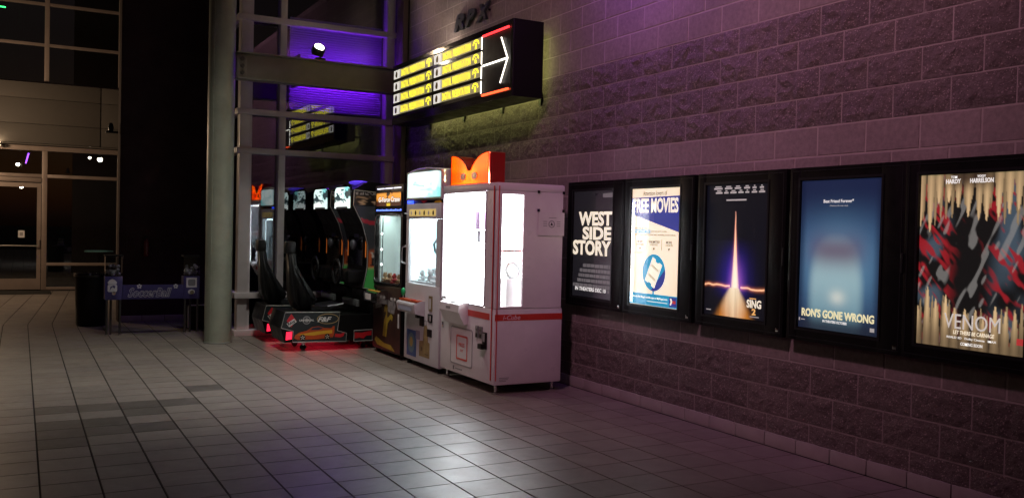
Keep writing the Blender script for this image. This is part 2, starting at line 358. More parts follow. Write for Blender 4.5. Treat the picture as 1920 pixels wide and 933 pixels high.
def smooth_block():
    e = .004; f = -.0035
    vs = [(.03, -hy, -hz), (.03, hy, -hz), (.03, hy, hz), (.03, -hy, hz), (f + .003, -hy, -hz), (f + .003, hy, -hz), (f + .003, hy, hz), (f + .003, -hy, hz),
          (f, -hy + e, -hz + e), (f, hy - e, -hz + e), (f, hy - e, hz - e), (f, -hy + e, hz - e)]
    fs = [(8, 11, 10, 9)] + [(i, 4 + i, 4 + (i + 1) % 4, (i + 1) % 4) for i in range(4)] + [(4 + i, 8 + i, 8 + (i + 1) % 4, 4 + (i + 1) % 4) for i in range(4)]
    return vs, fs
def split_block(seed):
    rn = random.Random(seed); nu, nv = 7, 4; vs = []; fs = []
    for j in range(nv + 1):
        for i in range(nu + 1):
            ed = i in (0, nu) or j in (0, nv)
            d = rn.uniform(.002, .004) if ed else rn.uniform(.003, .022)
            jy = 0 if i in (0, nu) else rn.uniform(-.016, .016); jz = 0 if j in (0, nv) else rn.uniform(-.012, .012)
            vs.append((-d, -hy + 2 * hy * i / nu + jy, -hz + 2 * hz * j / nv + jz))
    for j in range(nv):
        for i in range(nu):
            a = j * (nu + 1) + i; q = (a, a + nu + 1, a + nu + 2, a + 1)
            fs += [(q[0], q[1], q[2]), (q[0], q[2], q[3])] if rn.random() < .5 else [(q[0], q[1], q[3]), (q[1], q[2], q[3])]
    o = len(vs); vs += [(.03, -hy, -hz), (.03, hy, -hz), (.03, hy, hz), (.03, -hy, hz)]
    bl, br, tl, tr = 0, nu, nv * (nu + 1), nv * (nu + 1) + nu
    fs += [tuple([o, o + 1] + list(range(br, bl - 1, -1))), tuple([o + 2, o + 3] + list(range(tl, tr + 1)))]
    fs += [tuple([o + 3, o] + [j * (nu + 1) for j in range(nv + 1)]), tuple([o + 1, o + 2] + [j * (nu + 1) + nu for j in range(nv, -1, -1)])]
    return vs, fs
sv, sf = smooth_block(); me_s = bpy.data.meshes.new('block'); me_s.from_pydata(sv, [], sf); me_s.materials.append(m_smooth)
splits = []
for k in range(10):
    v_, f_ = split_block(100 + k); me = bpy.data.meshes.new('block'); me.from_pydata(v_, [], f_); me.materials.append(m_split); splits.append((me, v_, f_))
SPLITROWS = {0, 1, 2, 11, 12, 13, 14}
cand = []
for j in range(0, 27):
    z = J0 + (j + .5) * CO
    for k in range(-14, 34):
        y = 7.254 - MOD * k + (0 if j % 2 == 0 else MOD / 2) - MOD / 2
        if y < -5 or y - MOD / 2 > 11.93: continue
        q = px(0, y, z); hid = (.83 < z < 1.92 and y < 7.3) or (z < 1.9 and 7.4 < y < 10.3) or (2.95 < z < 3.5 and 8.3 < y < 11.4)
        vis = -60 < q[0] < 1980 and -30 < q[1] < 960 and not hid and y + MOD / 2 < 11.93
        cand.append((0 if vis else 1, (y ** 2 + CAM_D ** 2), j, y, z))
cand.sort(); rs = MB(); rp = MB(); ni = 0
for nv_, d2, j, y, z in cand:
    sp = j in SPLITROWS; kk = int(abs(y * 7.3 + z * 31.7)) % 10
    if nv_ == 0 and ni < 294:
        o = link('block', splits[kk][0] if sp else me_s, wall); o.location = (random.uniform(-.0015, .001), y, z); ni += 1
    else:
        vv, ff = (splits[kk][1], splits[kk][2]) if sp else (sv, sf)
        (rp if sp else rs).add([(v[0], min(v[1] + y, 11.93), v[2] + z) for v in vv], ff)
tag(rs.build('smooth_blocks', m_smooth, wall), kind='stuff'); tag(rp.build('rough_blocks', m_split, wall), kind='stuff')
m_base = M('base_tile', (.36, .325, .315), .45, var=(6, .12), rvar=(11, .1), bump=(50, .1, .003))
me_b = MB().box(-.028, .0, -TY / 2 + .003, TY / 2 - .003, .0, .096, .004).mesh('base_tile', m_base, True)
for k in range(-12, 25):
    o = link('base_tile', me_b, wall); o.location = (-.0015 + random.uniform(-.001, .001), OY + (k + .5) * TY, .001)

# jamb between block wall and glass front
t = thing('wall_jamb', 'tall brown metal jamb between the block wall and the glass front', 'jamb', (0, 12.13, 0))
m_jamb = M('brown_metal', (.16, .11, .10), .5, .3, var=(3, .15), bump=(80, .05, .001))
bx('casing', t, m_jamb, -.09, .15, -.19, .02, 0, 5.6, .006); bx('casing', t, m_jamb, -.05, .15, .024, .17, 0, 5.6, .006)
bx('reveal', t, m_black, -.02, .15, -.203, -.192, 0, 5.6)

# ------------------------------------------------------------------ glass front beside the column
gf = thing('glass_front', 'tall glass front in grey metal mullions behind the racing games', 'glass wall', (0, 12.4, 0))
TOP = 5.6
bx('corner_post', gf, m_alu, -2.20, -2.075, 0, .16, 0, TOP, .004)
bx('post_stop', gf, m_alu, -2.074, -2.03, .045, .16, 0, TOP)
bx('mullion', gf, m_alu, -1.678, -1.588, 0, .16, .06, TOP, .004)
bx('mullion', gf, m_alu, -.150, -.03, 0, .16, .06, TOP, .004)
HZ = [.54, 2.48, 3.00, 4.25, 5.2]
for z in HZ:
    bx('transom', gf, m_alu, -2.245, -.028, -.045, .05, z - .038, z + .038, .003)
    bx('transom', gf, m_alu, -2.245, -2.18, .052, 2.1, z - .038, z + .038, .003)
bx('curb', gf, m_alu, -2.245, -.028, -.06, .16, 0, .075, .004)
bx('curb', gf, m_alu, -2.245, -2.15, .162, 2.1, 0, .075, .004)
lv = [.075] + HZ
for i in range(len(lv)):
    z0 = lv[i] + (.0 if i == 0 else .038); z1 = (lv[i + 1] - .038) if i + 1 < len(lv) else TOP
    bx('pane', gf, m_glass, -2.03, -1.678, .095, .105, z0, z1); bx('pane', gf, m_glass, -1.588, -.150, .095, .105, z0, z1)
    bx('pane', gf, m_glass, -2.19, -2.18, .165, 2.1, z0, z1)
m_dark = M('dark_interior', (.010, .009, .011), .8)
lobby = MB().box(-2.15, .15, 12.58, 16.4, -.045, .0).box(-2.15, .2, 16.4, 16.5, 0, 5.6).box(.15, .25, 12.4, 16.4, 0, 5.6).box(-2.2, .2, 12.4, 16.5, 5.62, 5.7).build('lobby', m_dark); tag(lobby, kind='structure')
# ribbed panel and violet tube added inside, standing in for a canopy reflection
cp = thing('reflection_panel', 'ribbed metal panel standing in for a violet reflection in the upper glass', 'stand-in panel', (-.58, 13.34, 3.25))
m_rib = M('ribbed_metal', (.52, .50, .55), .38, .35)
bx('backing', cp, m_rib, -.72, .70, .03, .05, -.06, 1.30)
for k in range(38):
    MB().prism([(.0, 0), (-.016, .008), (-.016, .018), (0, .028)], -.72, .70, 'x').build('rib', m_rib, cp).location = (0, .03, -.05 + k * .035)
vt = thing('added_violet_tube', 'added violet tube lamp hidden behind the steel beam', 'tube lamp', (-.58, 13.10, 3.72))
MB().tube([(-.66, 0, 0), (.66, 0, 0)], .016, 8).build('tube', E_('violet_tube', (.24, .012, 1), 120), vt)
for s in (-1, 1): bx('light_shield', vt, m_black, s * .69 - .012, s * .69 + .012, -.16, .23, -.22, .22)  # wide plates added to keep the violet light from spilling sideways

# ------------------------------------------------------------------ column and beam
m_col = M('grey_green_paint', (.30, .315, .25), .42, var=(2.5, .22), bump=(30, .06, .003), rvar=(4, .08))
col = thing('steel_column', 'round grey-green steel column standing left of the racing games', 'column', (-2.56, 11.78, 0))
MB().lathe([(.163, 0), (.163, 7.5)], 0, 0, 48).build('shaft', m_col, col, True)
MB().tube([(-.115, -.117, .02), (-.115, -.117, 7.4)], .0035, 5).build('weld_seam', m_col, col)
MB().lathe([(.172, 0), (.172, .012), (.163, .02)], 0, 0, 48, False).build('base_seal', M('sealant', (.2, .2, .18), .6), col, True)
m_beam = M('beam_paint', (.24, .225, .185), .45, .1, var=(4, .15), rvar=(5, .1))
bm_ = thing('steel_beam', 'steel channel beam running from the column to the block wall', 'beam', (-1.2, 11.65, 3.3))
MB().box(-1.21, 1.20, -.01, .01, .022, .318).build('web', m_beam, bm_)
bx('flange', bm_, m_beam, -1.21, 1.20, -.10, .10, 0, .02, .004); bx('flange', bm_, m_beam, -1.21, 1.20, -.10, .10, .32, .34, .004)
bx('end_plate', bm_, m_beam, -1.205, -1.09, -.028, -.012, .03, .31, .003)
for z in (.085, .17, .255): MB().tube([(-1.145, -.03, z), (-1.145, -.056, z)], .026, 6).build('bolt', M('bolt_steel', (.12, .11, .10), .5, .6), bm_)
fl_ = thing('flood_lamp', 'small lit flood lamp standing on the steel beam', 'lamp', (-1.35, 11.65, 3.64))
bx('base_box', fl_, m_black, -.065, .065, -.04, .04, 0, .035, .005)
bx('bracket', fl_, m_black, -.012, .012, -.015, .015, .036, .09)
hd = MB().box(-.075, .075, -.05, .05, -.05, .055, .012).build('housing', m_black, fl_, True); hd.location = (-.03, 0, .125); hd.rotation_euler = (R(38), R(10), 0)
ln = MB().lathe([(0.001, 0), (.058, 0), (.058, .016), (.035, .03), (.001, .034)], 0, 0, 20, False).build('lens', E_('flood_lens', (1, .86, .66), 40), hd, True); ln.location = (0, 0, .055)
lamp('flood_light', 'SPOT', (-1.33, 11.6, 3.93), (.0, 10.2, 5.0), (1, .72, .45), 30, spot_size=R(110), spot_blend=.8, shadow_soft_size=.05)

# ------------------------------------------------------------------ dark side wall on the left
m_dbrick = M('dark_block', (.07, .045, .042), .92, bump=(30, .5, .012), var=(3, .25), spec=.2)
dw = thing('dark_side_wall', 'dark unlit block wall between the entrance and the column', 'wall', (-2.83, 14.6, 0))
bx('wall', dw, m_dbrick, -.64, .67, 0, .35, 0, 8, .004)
for k in range(4): bx('base_tile', dw, m_base, -.628 + k * .32, -.628 + k * .32 + .314, -.02, -.002, .002, .092, .003)
ex = thing('wall_canister', 'small dark red canister hung on the dark wall', 'canister', (-3.10, 14.52, .98))
MB().lathe([(.03, 0), (.042, .012), (.042, .2), (.03, .235), (.016, .245), (.016, .27)], 0, 0, 16).build('body', M('dark_red', (.16, .012, .015), .22, coat=.5), ex, True)
bx('hanger', ex, m_black, -.02, .02, .044, .08, .08, .16)
bx('valve', ex, m_black, -.03, .015, -.012, .012, .272, .30)
wb = thing('wall_bracket', 'small dark lamp bracket high at the edge of the dark wall', 'bracket', (-3.56, 14.75, 2.80))
bx('arm', wb, m_black, -.10, .072, -.03, .03, 0, .03, .004); MB().lathe([(.035, .03), (.04, .09), (.02, .15)], -.03, 0, 14).build('head', m_black, wb, True)

# ------------------------------------------------------------------ entrance
m_frame = M('entrance_frame', (.34, .27, .235), .45, .35, var=(4, .12), rvar=(6, .1))
en = thing('entrance_front', 'glazed entrance front with door beneath the fascia panels', 'shop front', (0, 21.6, 0))
bx('mullion', en, m_frame, -4.363, -4.263, 0, .12, 0, 2.93, .004); bx('mullion', en, m_frame, -2.90, -2.80, 0, .12, 0, 2.93, .004)
bx('mullion', en, m_frame, -6.45, -6.35, 0, .12, 0, 2.93, .004)
bx('head_rail', en, m_frame, -8, -2.6, -.02, .12, 2.93, 3.03, .004)
bx('transom', en, m_frame, -6.35, -4.363, 0, .12, 2.37, 2.44, .004); bx('transom', en, m_frame, -4.263, -2.90, 0, .12, 2.37, 2.44, .004)
bx('sill_rail', en, m_frame, -4.263, -2.90, 0, .12, .515, .575, .004); bx('curb', en, m_frame, -4.263, -2.90, 0, .12, 0, .06, .004)
for a, b_, z0, z1 in ((-6.35, -4.363, 2.44, 2.93), (-4.263, -2.9, 2.44, 2.93), (-4.263, -2.9, .575, 2.37), (-4.263, -2.9, .06, .515), (-8, -6.45, .0, 2.93)):
    bx('pane', en, m_glass, a, b_, .055, .065, z0, z1)
def leaf(x0, x1):
    d = MB().box(x0, x0 + .075, .02, .07, .01, 2.25).box(x1 - .075, x1, .02, .07, .01, 2.25).box(x0 + .075, x1 - .075, .02, .07, .01, .24).box(x0 + .075, x1 - .075, .02, .07, 2.16, 2.25).build('door', m_frame, en)
    bx('pane', d, m_glass, x0 + .075, x1 - .075, .04, .05, .24, 2.16)
    MB().tube([(x0 + .03, .02, .93), (x0 + .06, -.05, .93), (x1 - .06, -.05, .93), (x1 - .03, -.03, .96), (x1 - .03, -.03, 1.05), (x1 - .03, .02, 1.05)], .014, 8).build('push_bar', M('bar_metal', (.6, .55, .5), .3, .7), d, True)
    return d
leaf(-6.34, -5.37); d2 = leaf(-5.36, -4.375)
bx('header_closer', en, m_frame, -6.34, -4.37, -.02, .08, 2.27, 2.36, .004)
pn = thing('door_notice', 'small white notice stuck on the entrance door glass', 'notice', (-4.735, 21.638, 1.17)); bx('sheet', pn, m_paper, -.06, .06, -.001, .0008, -.07, .08)
bx('pictogram', pn, M('grey_print', (.3, .3, .3), .7), -.03, .03, -.002, -.001, -.03, .04)
m_fascia = M('fascia_panel', (.085, .074, .064), .7, var=(1.5, .10), bump=(60, .08, .002))
fa = thing('fascia', 'brown fascia panels in three rows above the entrance', 'fascia', (0, 21.35, 3.05))
for z0, z1 in ((0.02, .41), (.418, .935), (.943, 1.27)):
    bx('panel', fa, m_fascia, -8, -5.63, 0, .05, z0, z1, .003); bx('panel', fa, m_fascia, -5.622, -3.275, 0, .05, z0, z1, .003); bx('panel', fa, m_fascia, -3.267, -2.2, 0.02, .05, z0, z1, .003)
bx('soffit', fa, m_fascia, -8, -2.2, .055, .24, -.015, .015)
bx('core', fa, m_black, -8, -2.2, .055, .24, .02, 1.27)
ug = thing('upper_glazing', 'dark upper windows in thin mullions above the fascia', 'window', (0, 21.5, 4.33))
for z in (0, .81, 1.66, 2.6): bx('transom', ug, m_frame, -8, -2.3, 0, .09, z - .03, z + .03, .003)
for x in (-6.5, -4.3, -2.87): bx('mullion', ug, m_frame, x - .045, x + .045, -.004, .094, -.03, 3.4, .003)
for z0, z1 in ((.03, .78), (.84, 1.63), (1.69, 2.57)):
    for a, b_ in ((-8, -6.545), (-6.455, -4.345), (-4.255, -2.915)): bx('pane', ug, m_glass, a, b_, .04, .05, z0, z1)
hall = MB().box(-8, -2.4, 21.75, 26, -.05, 0.0).box(-8, -2.4, 26, 26.1, 0, 7.6).box(-2.4, -2.3, 21.75, 26, 0, 7.6).box(-8.1, -8, 21.75, 26, 0, 7.6).box(-8, -2.3, 21.75, 26, 7.6, 7.7).build('entrance_hall', m_dark); tag(hall, kind='structure')
mt = thing('door_mat', 'dark mat on the paving before the entrance door', 'mat', (-4.95, 20.85, 0)); bx('pile', mt, M('mat', (.02, .018, .016), .95, bump=(300, .5, .004)), -.75, .73, -.45, .45, .001, .012, .003)
bx('edge', mt, m_rubber, -.78, .76, -.48, .48, .0006, .006, .002)
# bulbs added for lamp reflections in the entrance glass, and neon seen through it
m_bulb = E_('warm_bulb', (1, .83, .6), 30)
for k, (x, y, z, lab) in enumerate([(-4.82, 24, 2.75, 'small round bulb standing in for a lamp reflection left over the entrance door'), (-3.31, 24, 2.99, 'smaller of two bulbs standing in for lamp reflections in the transom glass'), (-3.09, 23.9, 2.95, 'larger of two bulbs standing in for lamp reflections in the transom glass'), (-4.74, 24, 2.24, 'round bulb standing in for a lamp reflection at the top of the entrance door glass')]):
    p = thing('reflection_bulb', lab, 'lamp', (x, y, z), 0, 'stand-ins for lamp reflections'); r = (.04, .03, .055, .04)[k]
    MB().ball((0, 0, 0), r, 12, 8).build('bulb', m_bulb, p, True); MB().tube([(0, 0, r), (0, 0, 7.6 - z)], .006, 5).build('cord', m_black, p)
    MB().lathe([(r * 1.2, r * .7), (.02, r * 1.6)], 0, 0, 12).build('cap', m_black, p)
m_green = E_('green_neon', (.05, 1, .2), 5); m_vneon = E_('violet_neon', (.35, .08, 1), 5)
def neon(lab, a, b_, m):
    c = Vector(a); t_ = thing('neon_tube', lab, 'neon tube', a); MB().tube([(0, 0, 0), tuple(Vector(b_) - c)], .016, 8).build('tube', m, t_)
    MB().tube([(0, 0, .016), (0, 0, 7.6 - a[2])], .004, 5).build('hanger', m_black, t_)
neon('green neon line high behind the upper window at the left edge', (-6.2, 24, 6.35), (-5.10, 24, 6.33), m_green)
neon('short green neon line behind the topmost upper window', (-4.30, 24, 6.72), (-4.10, 24, 6.70), m_green)
neon('violet neon line slanting behind the glass over the door', (-4.66, 24, 2.78), (-4.60, 24, 3.02), m_vneon)
rt = thing('round_table', 'round table with a pale teal top behind the entrance glass', 'table', (-3.2, 22.3, 0))
MB().lathe([(.30, .79), (.30, .815), (.29, .82)], 0, 0, 28).build('table_top', M('teal_top', (.35, .62, .58), .3), rt, True); MB().lathe([(.22, 0), (.22, .02), (.035, .04), (.035, .789)], 0, 0, 20).build('pedestal', m_black, rt, True)
lamp('table_downlight', 'SPOT', (-3.2, 22.35, 2.9), (-3.2, 22.3, 0), (.75, 1, .92), 9, spot_size=R(40), spot_blend=.6, shadow_soft_size=.03)
el = thing('soffit_lamp', 'bright warm lamp under the fascia at the left edge', 'lamp', (-5.19, 21.27, 2.99)); MB().lathe([(.001, -.02), (.05, -.015), (.06, .01), (.06, .05)], 0, 0, 16).build('lens', E_('soffit_lens', (1, .75, .48), 25), el, True); MB().lathe([(.075, -.005), (.075, .045)], 0, 0, 16, False).build('rim', m_frame, el)
lamp('entrance_fill', 'POINT', (-6.3, 18.8, 3.1), None, (1, .70, .44), 230, shadow_soft_size=.15)  # warm fill added out of view, away from the soffit lamp, to light the entrance evenly

# ------------------------------------------------------------------ bins and vending stand on the left
tc = thing('trash_can', 'black round trash can standing left of the capsule vending stand', 'trash can', (-3.85, 14.25, 0))
MB().lathe([(.195, 0), (.205, .02), (.222, .70), (.222, .72)], 0, 0, 32).build('body', m_black, tc, True)
MB().lathe([(.235, .70), (.24, .73), (.225, .75), (.14, .755), (.13, .72)], 0, 0, 32, False).build('rim', m_blackgloss, tc, True)
sb = thing('floor_bin', 'low black bin with a pale rim half behind the column', 'bin', (-2.55, 13.4, 0))
bx('body', sb, m_black, -.13, .14, -.11, .11, .02, .335, .02)
MB().tube([(-.132, -.112, .03), (-.132, -.112, .32), (-.11, -.112, .345), (.14, -.112, .345)], .008, 8).build('rim', M('pale_trim', (.6, .58, .55), .4), sb, True)
for a in (-.1, .1): bx('foot', sb, m_rubber, a - .02, a + .02, -.09, .09, 0, .02)
m_navy = M('navy_print', (.045, .035, .16), .4, var=(8, .15)); m_pale = M('pale_print', (.62, .60, .66), .5)
vs_ = thing('capsule_vending_stand', 'vending stand with two capsule hoppers and a navy lettered banner', 'vending machine', (-3.2, 12.95, 0))
for s, nm in ((-1, -.585), (1, .385)):
    d = bx('dispenser', vs_, m_navy, nm, nm + .21, -.10, .10, .47, .775, .006)
    bx('hopper', d, glass('hopper_plastic', (.75, .78, .82), 1.45, 1.5), nm + .004, nm + .206, -.096, .096, .777, 1.035)
    bx('lid', d, m_black, nm - .006, nm + .216, -.106, .106, 1.036, 1.055, .004)
    cb = MB()
    for k in range(26):
        cb.ball((nm + .03 + .15 * random.random(), -.07 + .14 * random.random(), .80 + .12 * random.random() ** 1.4), .022, 8, 6)
    tag(cb.build('capsules', M('capsules', (.45, .42, .44), .3, var=(22, .6)), d, True), kind='stuff')
    MB().tube([(nm + .105, -.101, .56), (nm + .105, -.13, .56)], .025, 12).build('crank', m_chrome, d)
flat('sticker', vs_, m_pale, rrect(-.555, -.44, .575, .67, .02), -.1025); flat('sticker', vs_, m_pale, [(-.545, .675), (-.45, .675), (-.44, .70), (-.47, .73), (-.50, .745), (-.53, .73), (-.555, .70)], -.1025)
flat('sticker_motif', vs_, m_navy, [(-.53, .59), (-.50, .64), (-.47, .62), (-.46, .65), (-.48, .66), (-.52, .645)], -.104)
flat('sticker', vs_, m_pale, rect(.42, .555, .625, .755), -.1025); flat('sticker_motif', vs_, M('slate_print', (.18, .18, .22), .5), rrect(.44, .535, .645, .735, .02), -.104)
flat('sticker', vs_, m_pale, ell(.487, .565, .045, .035, 12), -.1025)
bnr = bx('banner', vs_, m_navy, -.374, .384, -.095, -.075, .475, .665, .003)
text(bnr, 'SoccerBall', -.31, .235, .50, .625, -.096, m_pale, .035, .35); text(bnr, 'SoccerBall', -.305, .23, .506, .619, -.0975, m_navy, .004, .35)
for cx, cz in ((-.17, .645), (.285, .642)):
    for k in range(5): flat('ball_motif', bnr, m_pale, ell(cx + .02 * math.cos(R(90 + 72 * k)), cz + .02 * math.sin(R(90 + 72 * k)), .012, .012, 8), -.0975)
for x in (-.56, -.40, .41, .57):
    g = MB().tube([(x, -.07, .02), (x, -.07, .47)], .014, 8).build('leg', M('leg_metal', (.09, .09, .09), .35, .7), vs_, True); MB().lathe([(.022, 0), (.022, .02)], x, -.07, 10).build('foot', m_chrome, g)
bx('back_rail', vs_, m_black, -.58, .59, .06, .09, .48, .54)
for x in (-.5, .5):
    MB().tube([(x, .075, .0), (x, .075, .48)], .014, 8).build('leg', M('leg_metal', (.09, .09, .09), .35, .7), vs_, True)

# ------------------------------------------------------------------ racing games
m_art = M('dark_art_print', (.02, .03, .035), .3, coat=.3); m_edge = M('pale_edging', (.55, .55, .52), .35, .3)
m_wht = M('white_print', (.75, .74, .72), .4); m_orange = M('orange_print', (.55, .08, .015), .35); m_redp = M('red_print', (.62, .02, .03), .35); m_yel = M('yellow_print', (.75, .42, .03), .4)
m_seat = M('seat_vinyl', (.010, .010, .011), .42, spec=.3, bump=(120, .15, .002)); m_grey = M('grey_print', (.3, .3, .3), .7)
def marquee_fn(u, v):
    base = lerp((.75, .95, .9), (.2, .62, .62), sstep(.45, .8, u) * sstep(.75, .2, v))
    n = vnoise(u * 5, v * 8, 3) * .6 + vnoise(u * 11, v * 15, 5) * .4
    if v > .62 and u < .75: base = lerp((.95, 1, .95), (.6, .8, .75), vnoise(u * 9, v * 30, 9) - .3)
    if .08 < v < .62 and n > .50: base = (.03, .05, .055)
    if .62 < v < .86 and abs(vnoise(u * 7, v * 11, 6) - .5) < .06: base = (.08, .12, .12)
    if v > .9 and .1 < u < .85: base = (.02, .02, .02)
    if .62 < v < .7 and .1 < u < .6 and vnoise(u * 30, 1, 4) > .6: base = (.3, .4, .4)
    return base
def face_fn(u, v):
    n = vnoise(u * 4.3, v * 5, 11) * .6 + vnoise(u * 10, v * 12, 13) * .4
    c = lerp((.02, .018, .016), (.62, .42, .24), sstep(.45, .75, n) * sstep(.25, .5, v))
    return lerp(c, (.45, .43, .4), .8 if (v < .25 and vnoise(u * 26, v * 9, 2) > .62) else 0)
def flank_fn(u, v):
    c = (.055, .062, .068)
    if v > .45: c = lerp(c, (.55, .13, .04), sstep(.45, .52, v + .12 * (u - .5)))
    if .56 < v < .72 and vnoise(u * 8, v * 16, 21) > .5: c = (.03, .03, .03) if vnoise(u * 19, v * 33, 8) > .4 else (.6, .58, .5)
    if v > .74: c = lerp((.55, .5, .2), (.08, .5, .11), sstep(.74, .78, v))
    if v > .8 and .45 < vnoise(u * 3, v * 24, 5) < .52: c = (.02, .05, .03)
    k = abs((v - .17) - .18 * u)
    if k < .028: c = (.45, .04, .06)
    return c
def racing_game(y0, wt, seat_x, lab, near):
    t = thing('racing_game', lab, 'arcade game', (-2.05, y0, 0), 0, 'sit-down racing games'); X = lambda x: x + 2.05; wb_ = .60
    prof = [(-2.0, .11), (-2.05, .28), (-2.0, .47), (-1.33, .455), (-1.33, .42), (-.92, .42), (-.92, .11)]
    MB().prism([(X(a), b) for a, b in prof], .012, wb_, 'y').build('base', m_black, t)
    # printed side board with its raised pale edge
    brd = [(-2.048, .285), (-2.003, .47), (-1.335, .457), (-1.365, .235), (-1.25, .20), (-1.255, .10), (-1.91, .115), (-1.905, .245)]
    sd = MB().prism([(X(a), b) for a, b in brd], -.004, .010, 'y').build('side_board', m_art, t)
    pts = [(X(a), -.006, b) for a, b in brd]; MB().tube(pts + [pts[0]], .0045, 5).build('edging', m_edge, sd)
    br2 = [(-1.155, .095), (-1.155, .23), (-.92, .235), (-.92, .10)]
    s2 = MB().prism([(X(a), b) for a, b in br2], -.004, .010, 'y').build('side_board', m_art, t); pts = [(X(a), -.006, b) for a, b in br2]; MB().tube(pts + [pts[0]], .004, 5).build('edging', m_edge, s2)
    flat('flame', s2, m_redp, [(X(-1.145), .13), (X(-1.145), .205), (X(-1.05), .20), (X(-.93), .22), (X(-.93), .165), (X(-1.0), .16), (X(-1.03), .125), (X(-1.08), .14)], -.006)
    yy = -.0065
    flat('badge', sd, m_redp, [(X(-1.93), .29), (X(-1.87), .37), (X(-1.93), .45), (X(-1.985), .37)], yy); flat('badge', sd, m_wht, [(X(-1.985), .335), (X(-1.895), .395), (X(-1.865), .355), (X(-1.955), .295)][::1], yy - .002)
    text(sd, 'RAW', X(-1.972), X(-1.878), .328, .362, yy - .003, m_black, .03, 0, rot=R(22))
    ring('globe', sd, m_grey, ell(X(-1.745), .37, .05, .05), ell(X(-1.745), .37, .037, .037), yy); flat('globe_land', sd, m_grey, ell(X(-1.745), .37, .022, .03, 10), yy)
    text(sd, 'UNIVERSAL', X(-1.835), X(-1.655), .358, .382, yy - .003, m_wht, .03)
    ring('oval', sd, M('gold_print', (.55, .40, .18), .4), ell(X(-1.485), .38, .135, .062, 30), ell(X(-1.485), .38, .127, .055, 30), yy)
    text(sd, 'F&F', X(-1.615), X(-1.44), .345, .405, yy - .003, m_wht, .035, .35)
    # printed car
    car = [(-1.89, .16), (-1.88, .195), (-1.83, .225), (-1.74, .245), (-1.68, .285), (-1.60, .295), (-1.52, .27), (-1.44, .265), (-1.42, .29), (-1.40, .29), (-1.405, .20), (-1.42, .155), (-1.6, .14), (-1.85, .138)]
    flat('car_print', sd, m_orange, [(X(a), b) for a, b in car], yy); flat('car_windows', sd, M('print_glass', (.03, .04, .07), .3), [(X(-1.70), .252), (X(-1.67), .278), (X(-1.60), .287), (X(-1.54), .268), (X(-1.6), .25)], yy - .002)
    flat('car_stripe', sd, m_yel, [(X(-1.86), .20), (X(-1.62), .232), (X(-1.43), .245), (X(-1.43), .205), (X(-1.55), .20), (X(-1.66), .185)], yy - .001)
    for cx in (-1.79, -1.49):
        flat('car_wheel', sd, m_black, ell(X(cx), .165, .034, .036, 16), yy - .002)
        for k in range(5): flat('wheel_spoke', sd, m_wht, [(X(cx), .163), (X(cx) + .026 * math.cos(R(72 * k + 8)), .165 + .026 * math.sin(R(72 * k + 8))), (X(cx) + .026 * math.cos(R(72 * k + 34)), .165 + .026 * math.sin(R(72 * k + 34)))], yy - .003)
    flat('flame', sd, m_redp, [(X(-1.40), .16), (X(-1.39), .20), (X(-1.33), .19), (X(-1.27), .215), (X(-1.29), .165), (X(-1.33), .15)], yy)
    flat('end_light', t, E_('red_glow_lens', (1, .02, .06), 1.6), [(X(-1.99), .14), (X(-1.985), .235), (X(-1.915), .24), (X(-1.92), .15)], -.001)
    MB().tube([(X(-1.93), .3, .095), (X(-1.0), .3, .095)], .014, 8).build('under_light', E_('red_tube', (1, .015, .05), 4.5), t)
    for x in (-1.75, -1.0):
        for yq in (.12, .5): MB().tube([(X(x), yq - .015, .035), (X(x), yq + .015, .035)], .035, 14).build('caster', m_rubber, t); bx('fork', t, m_chrome, X(x) - .012, X(x) + .012, yq - .02, yq + .02, .06, .115)
    # seat
    sx = seat_x
    sp = [(sx - .045, 1.18), (sx - .03, .90), (sx + .0, .60), (sx + .05, .49), (sx + .18, .48), (sx + .25, .53), (sx + .29, .60), (sx + .23, .70), (sx + .13, .85), (sx + .055, 1.0), (sx + .03, 1.18)]
    st = MB().prism([(X(a), b) for a, b in sp], .15, .49, 'y'); bmx = bmesh.new(); mm = st.mesh('seat', m_seat); bmx.from_mesh(mm)
    bmesh.ops.bevel(bmx, geom=[e for e in bmx.edges if abs(e.verts[0].co.y - e.verts[1].co.y) < .01], offset=.03, segments=3, affect='EDGES'); bmx.to_mesh(mm); bmx.free()
    for vv in mm.vertices: vv.co.y = .32 + (vv.co.y - .32) * (1.12 - .62 * sstep(.62, 1.15, vv.co.z))
    mm.polygons.foreach_set('use_smooth', [True] * len(mm.polygons)); seat = link('seat', mm, t)
    bx('headrest', seat, m_seat, X(sx - .075), X(sx + .04), .235, .405, 1.15, 1.30, .03)
    pan = MB().prism([(X(sx + .2), .47), (X(sx + .2), .535), (X(sx + .38), .53), (X(sx + .58), .555), (X(sx + .60), .535), (X(sx + .55), .505), (X(sx + .38), .48)], .10, .54, 'y').build('seat_pan', m_seat, seat)
    MB().tube([(X(sx + .40), .097, .525), (X(sx + .52), .097, .535), (X(sx + .595), .097, .555)], .012, 8).build('trim', M('satin_trim', (.4, .4, .4), .3, .8), seat, True)
    bx('seat_post', t, m_black, X(sx + .05), X(sx + .35), .22, .44, .40, .485, .01)
    # screen tower
    tp = [(-1.185, 1.95), (-1.195, 1.755), (-1.075, 1.53), (-1.0, 1.27), (-1.005, 1.0), (-1.055, .745), (-.94, .70), (-.92, .11), (-.33, .11), (-.33, 1.92), (-.62, 2.03), (-1.0, 2.05)]
    tw = MB().prism([(X(a), b) for a, b in tp], .022, wt, 'y').build('screen_tower', m_black, t)
    sa = [(-1.18, 1.945), (-1.19, 1.757), (-1.07, 1.53), (-.995, 1.27), (-1.0, 1.0), (-1.05, .75), (-.36, .62), (-.36, 1.88)]
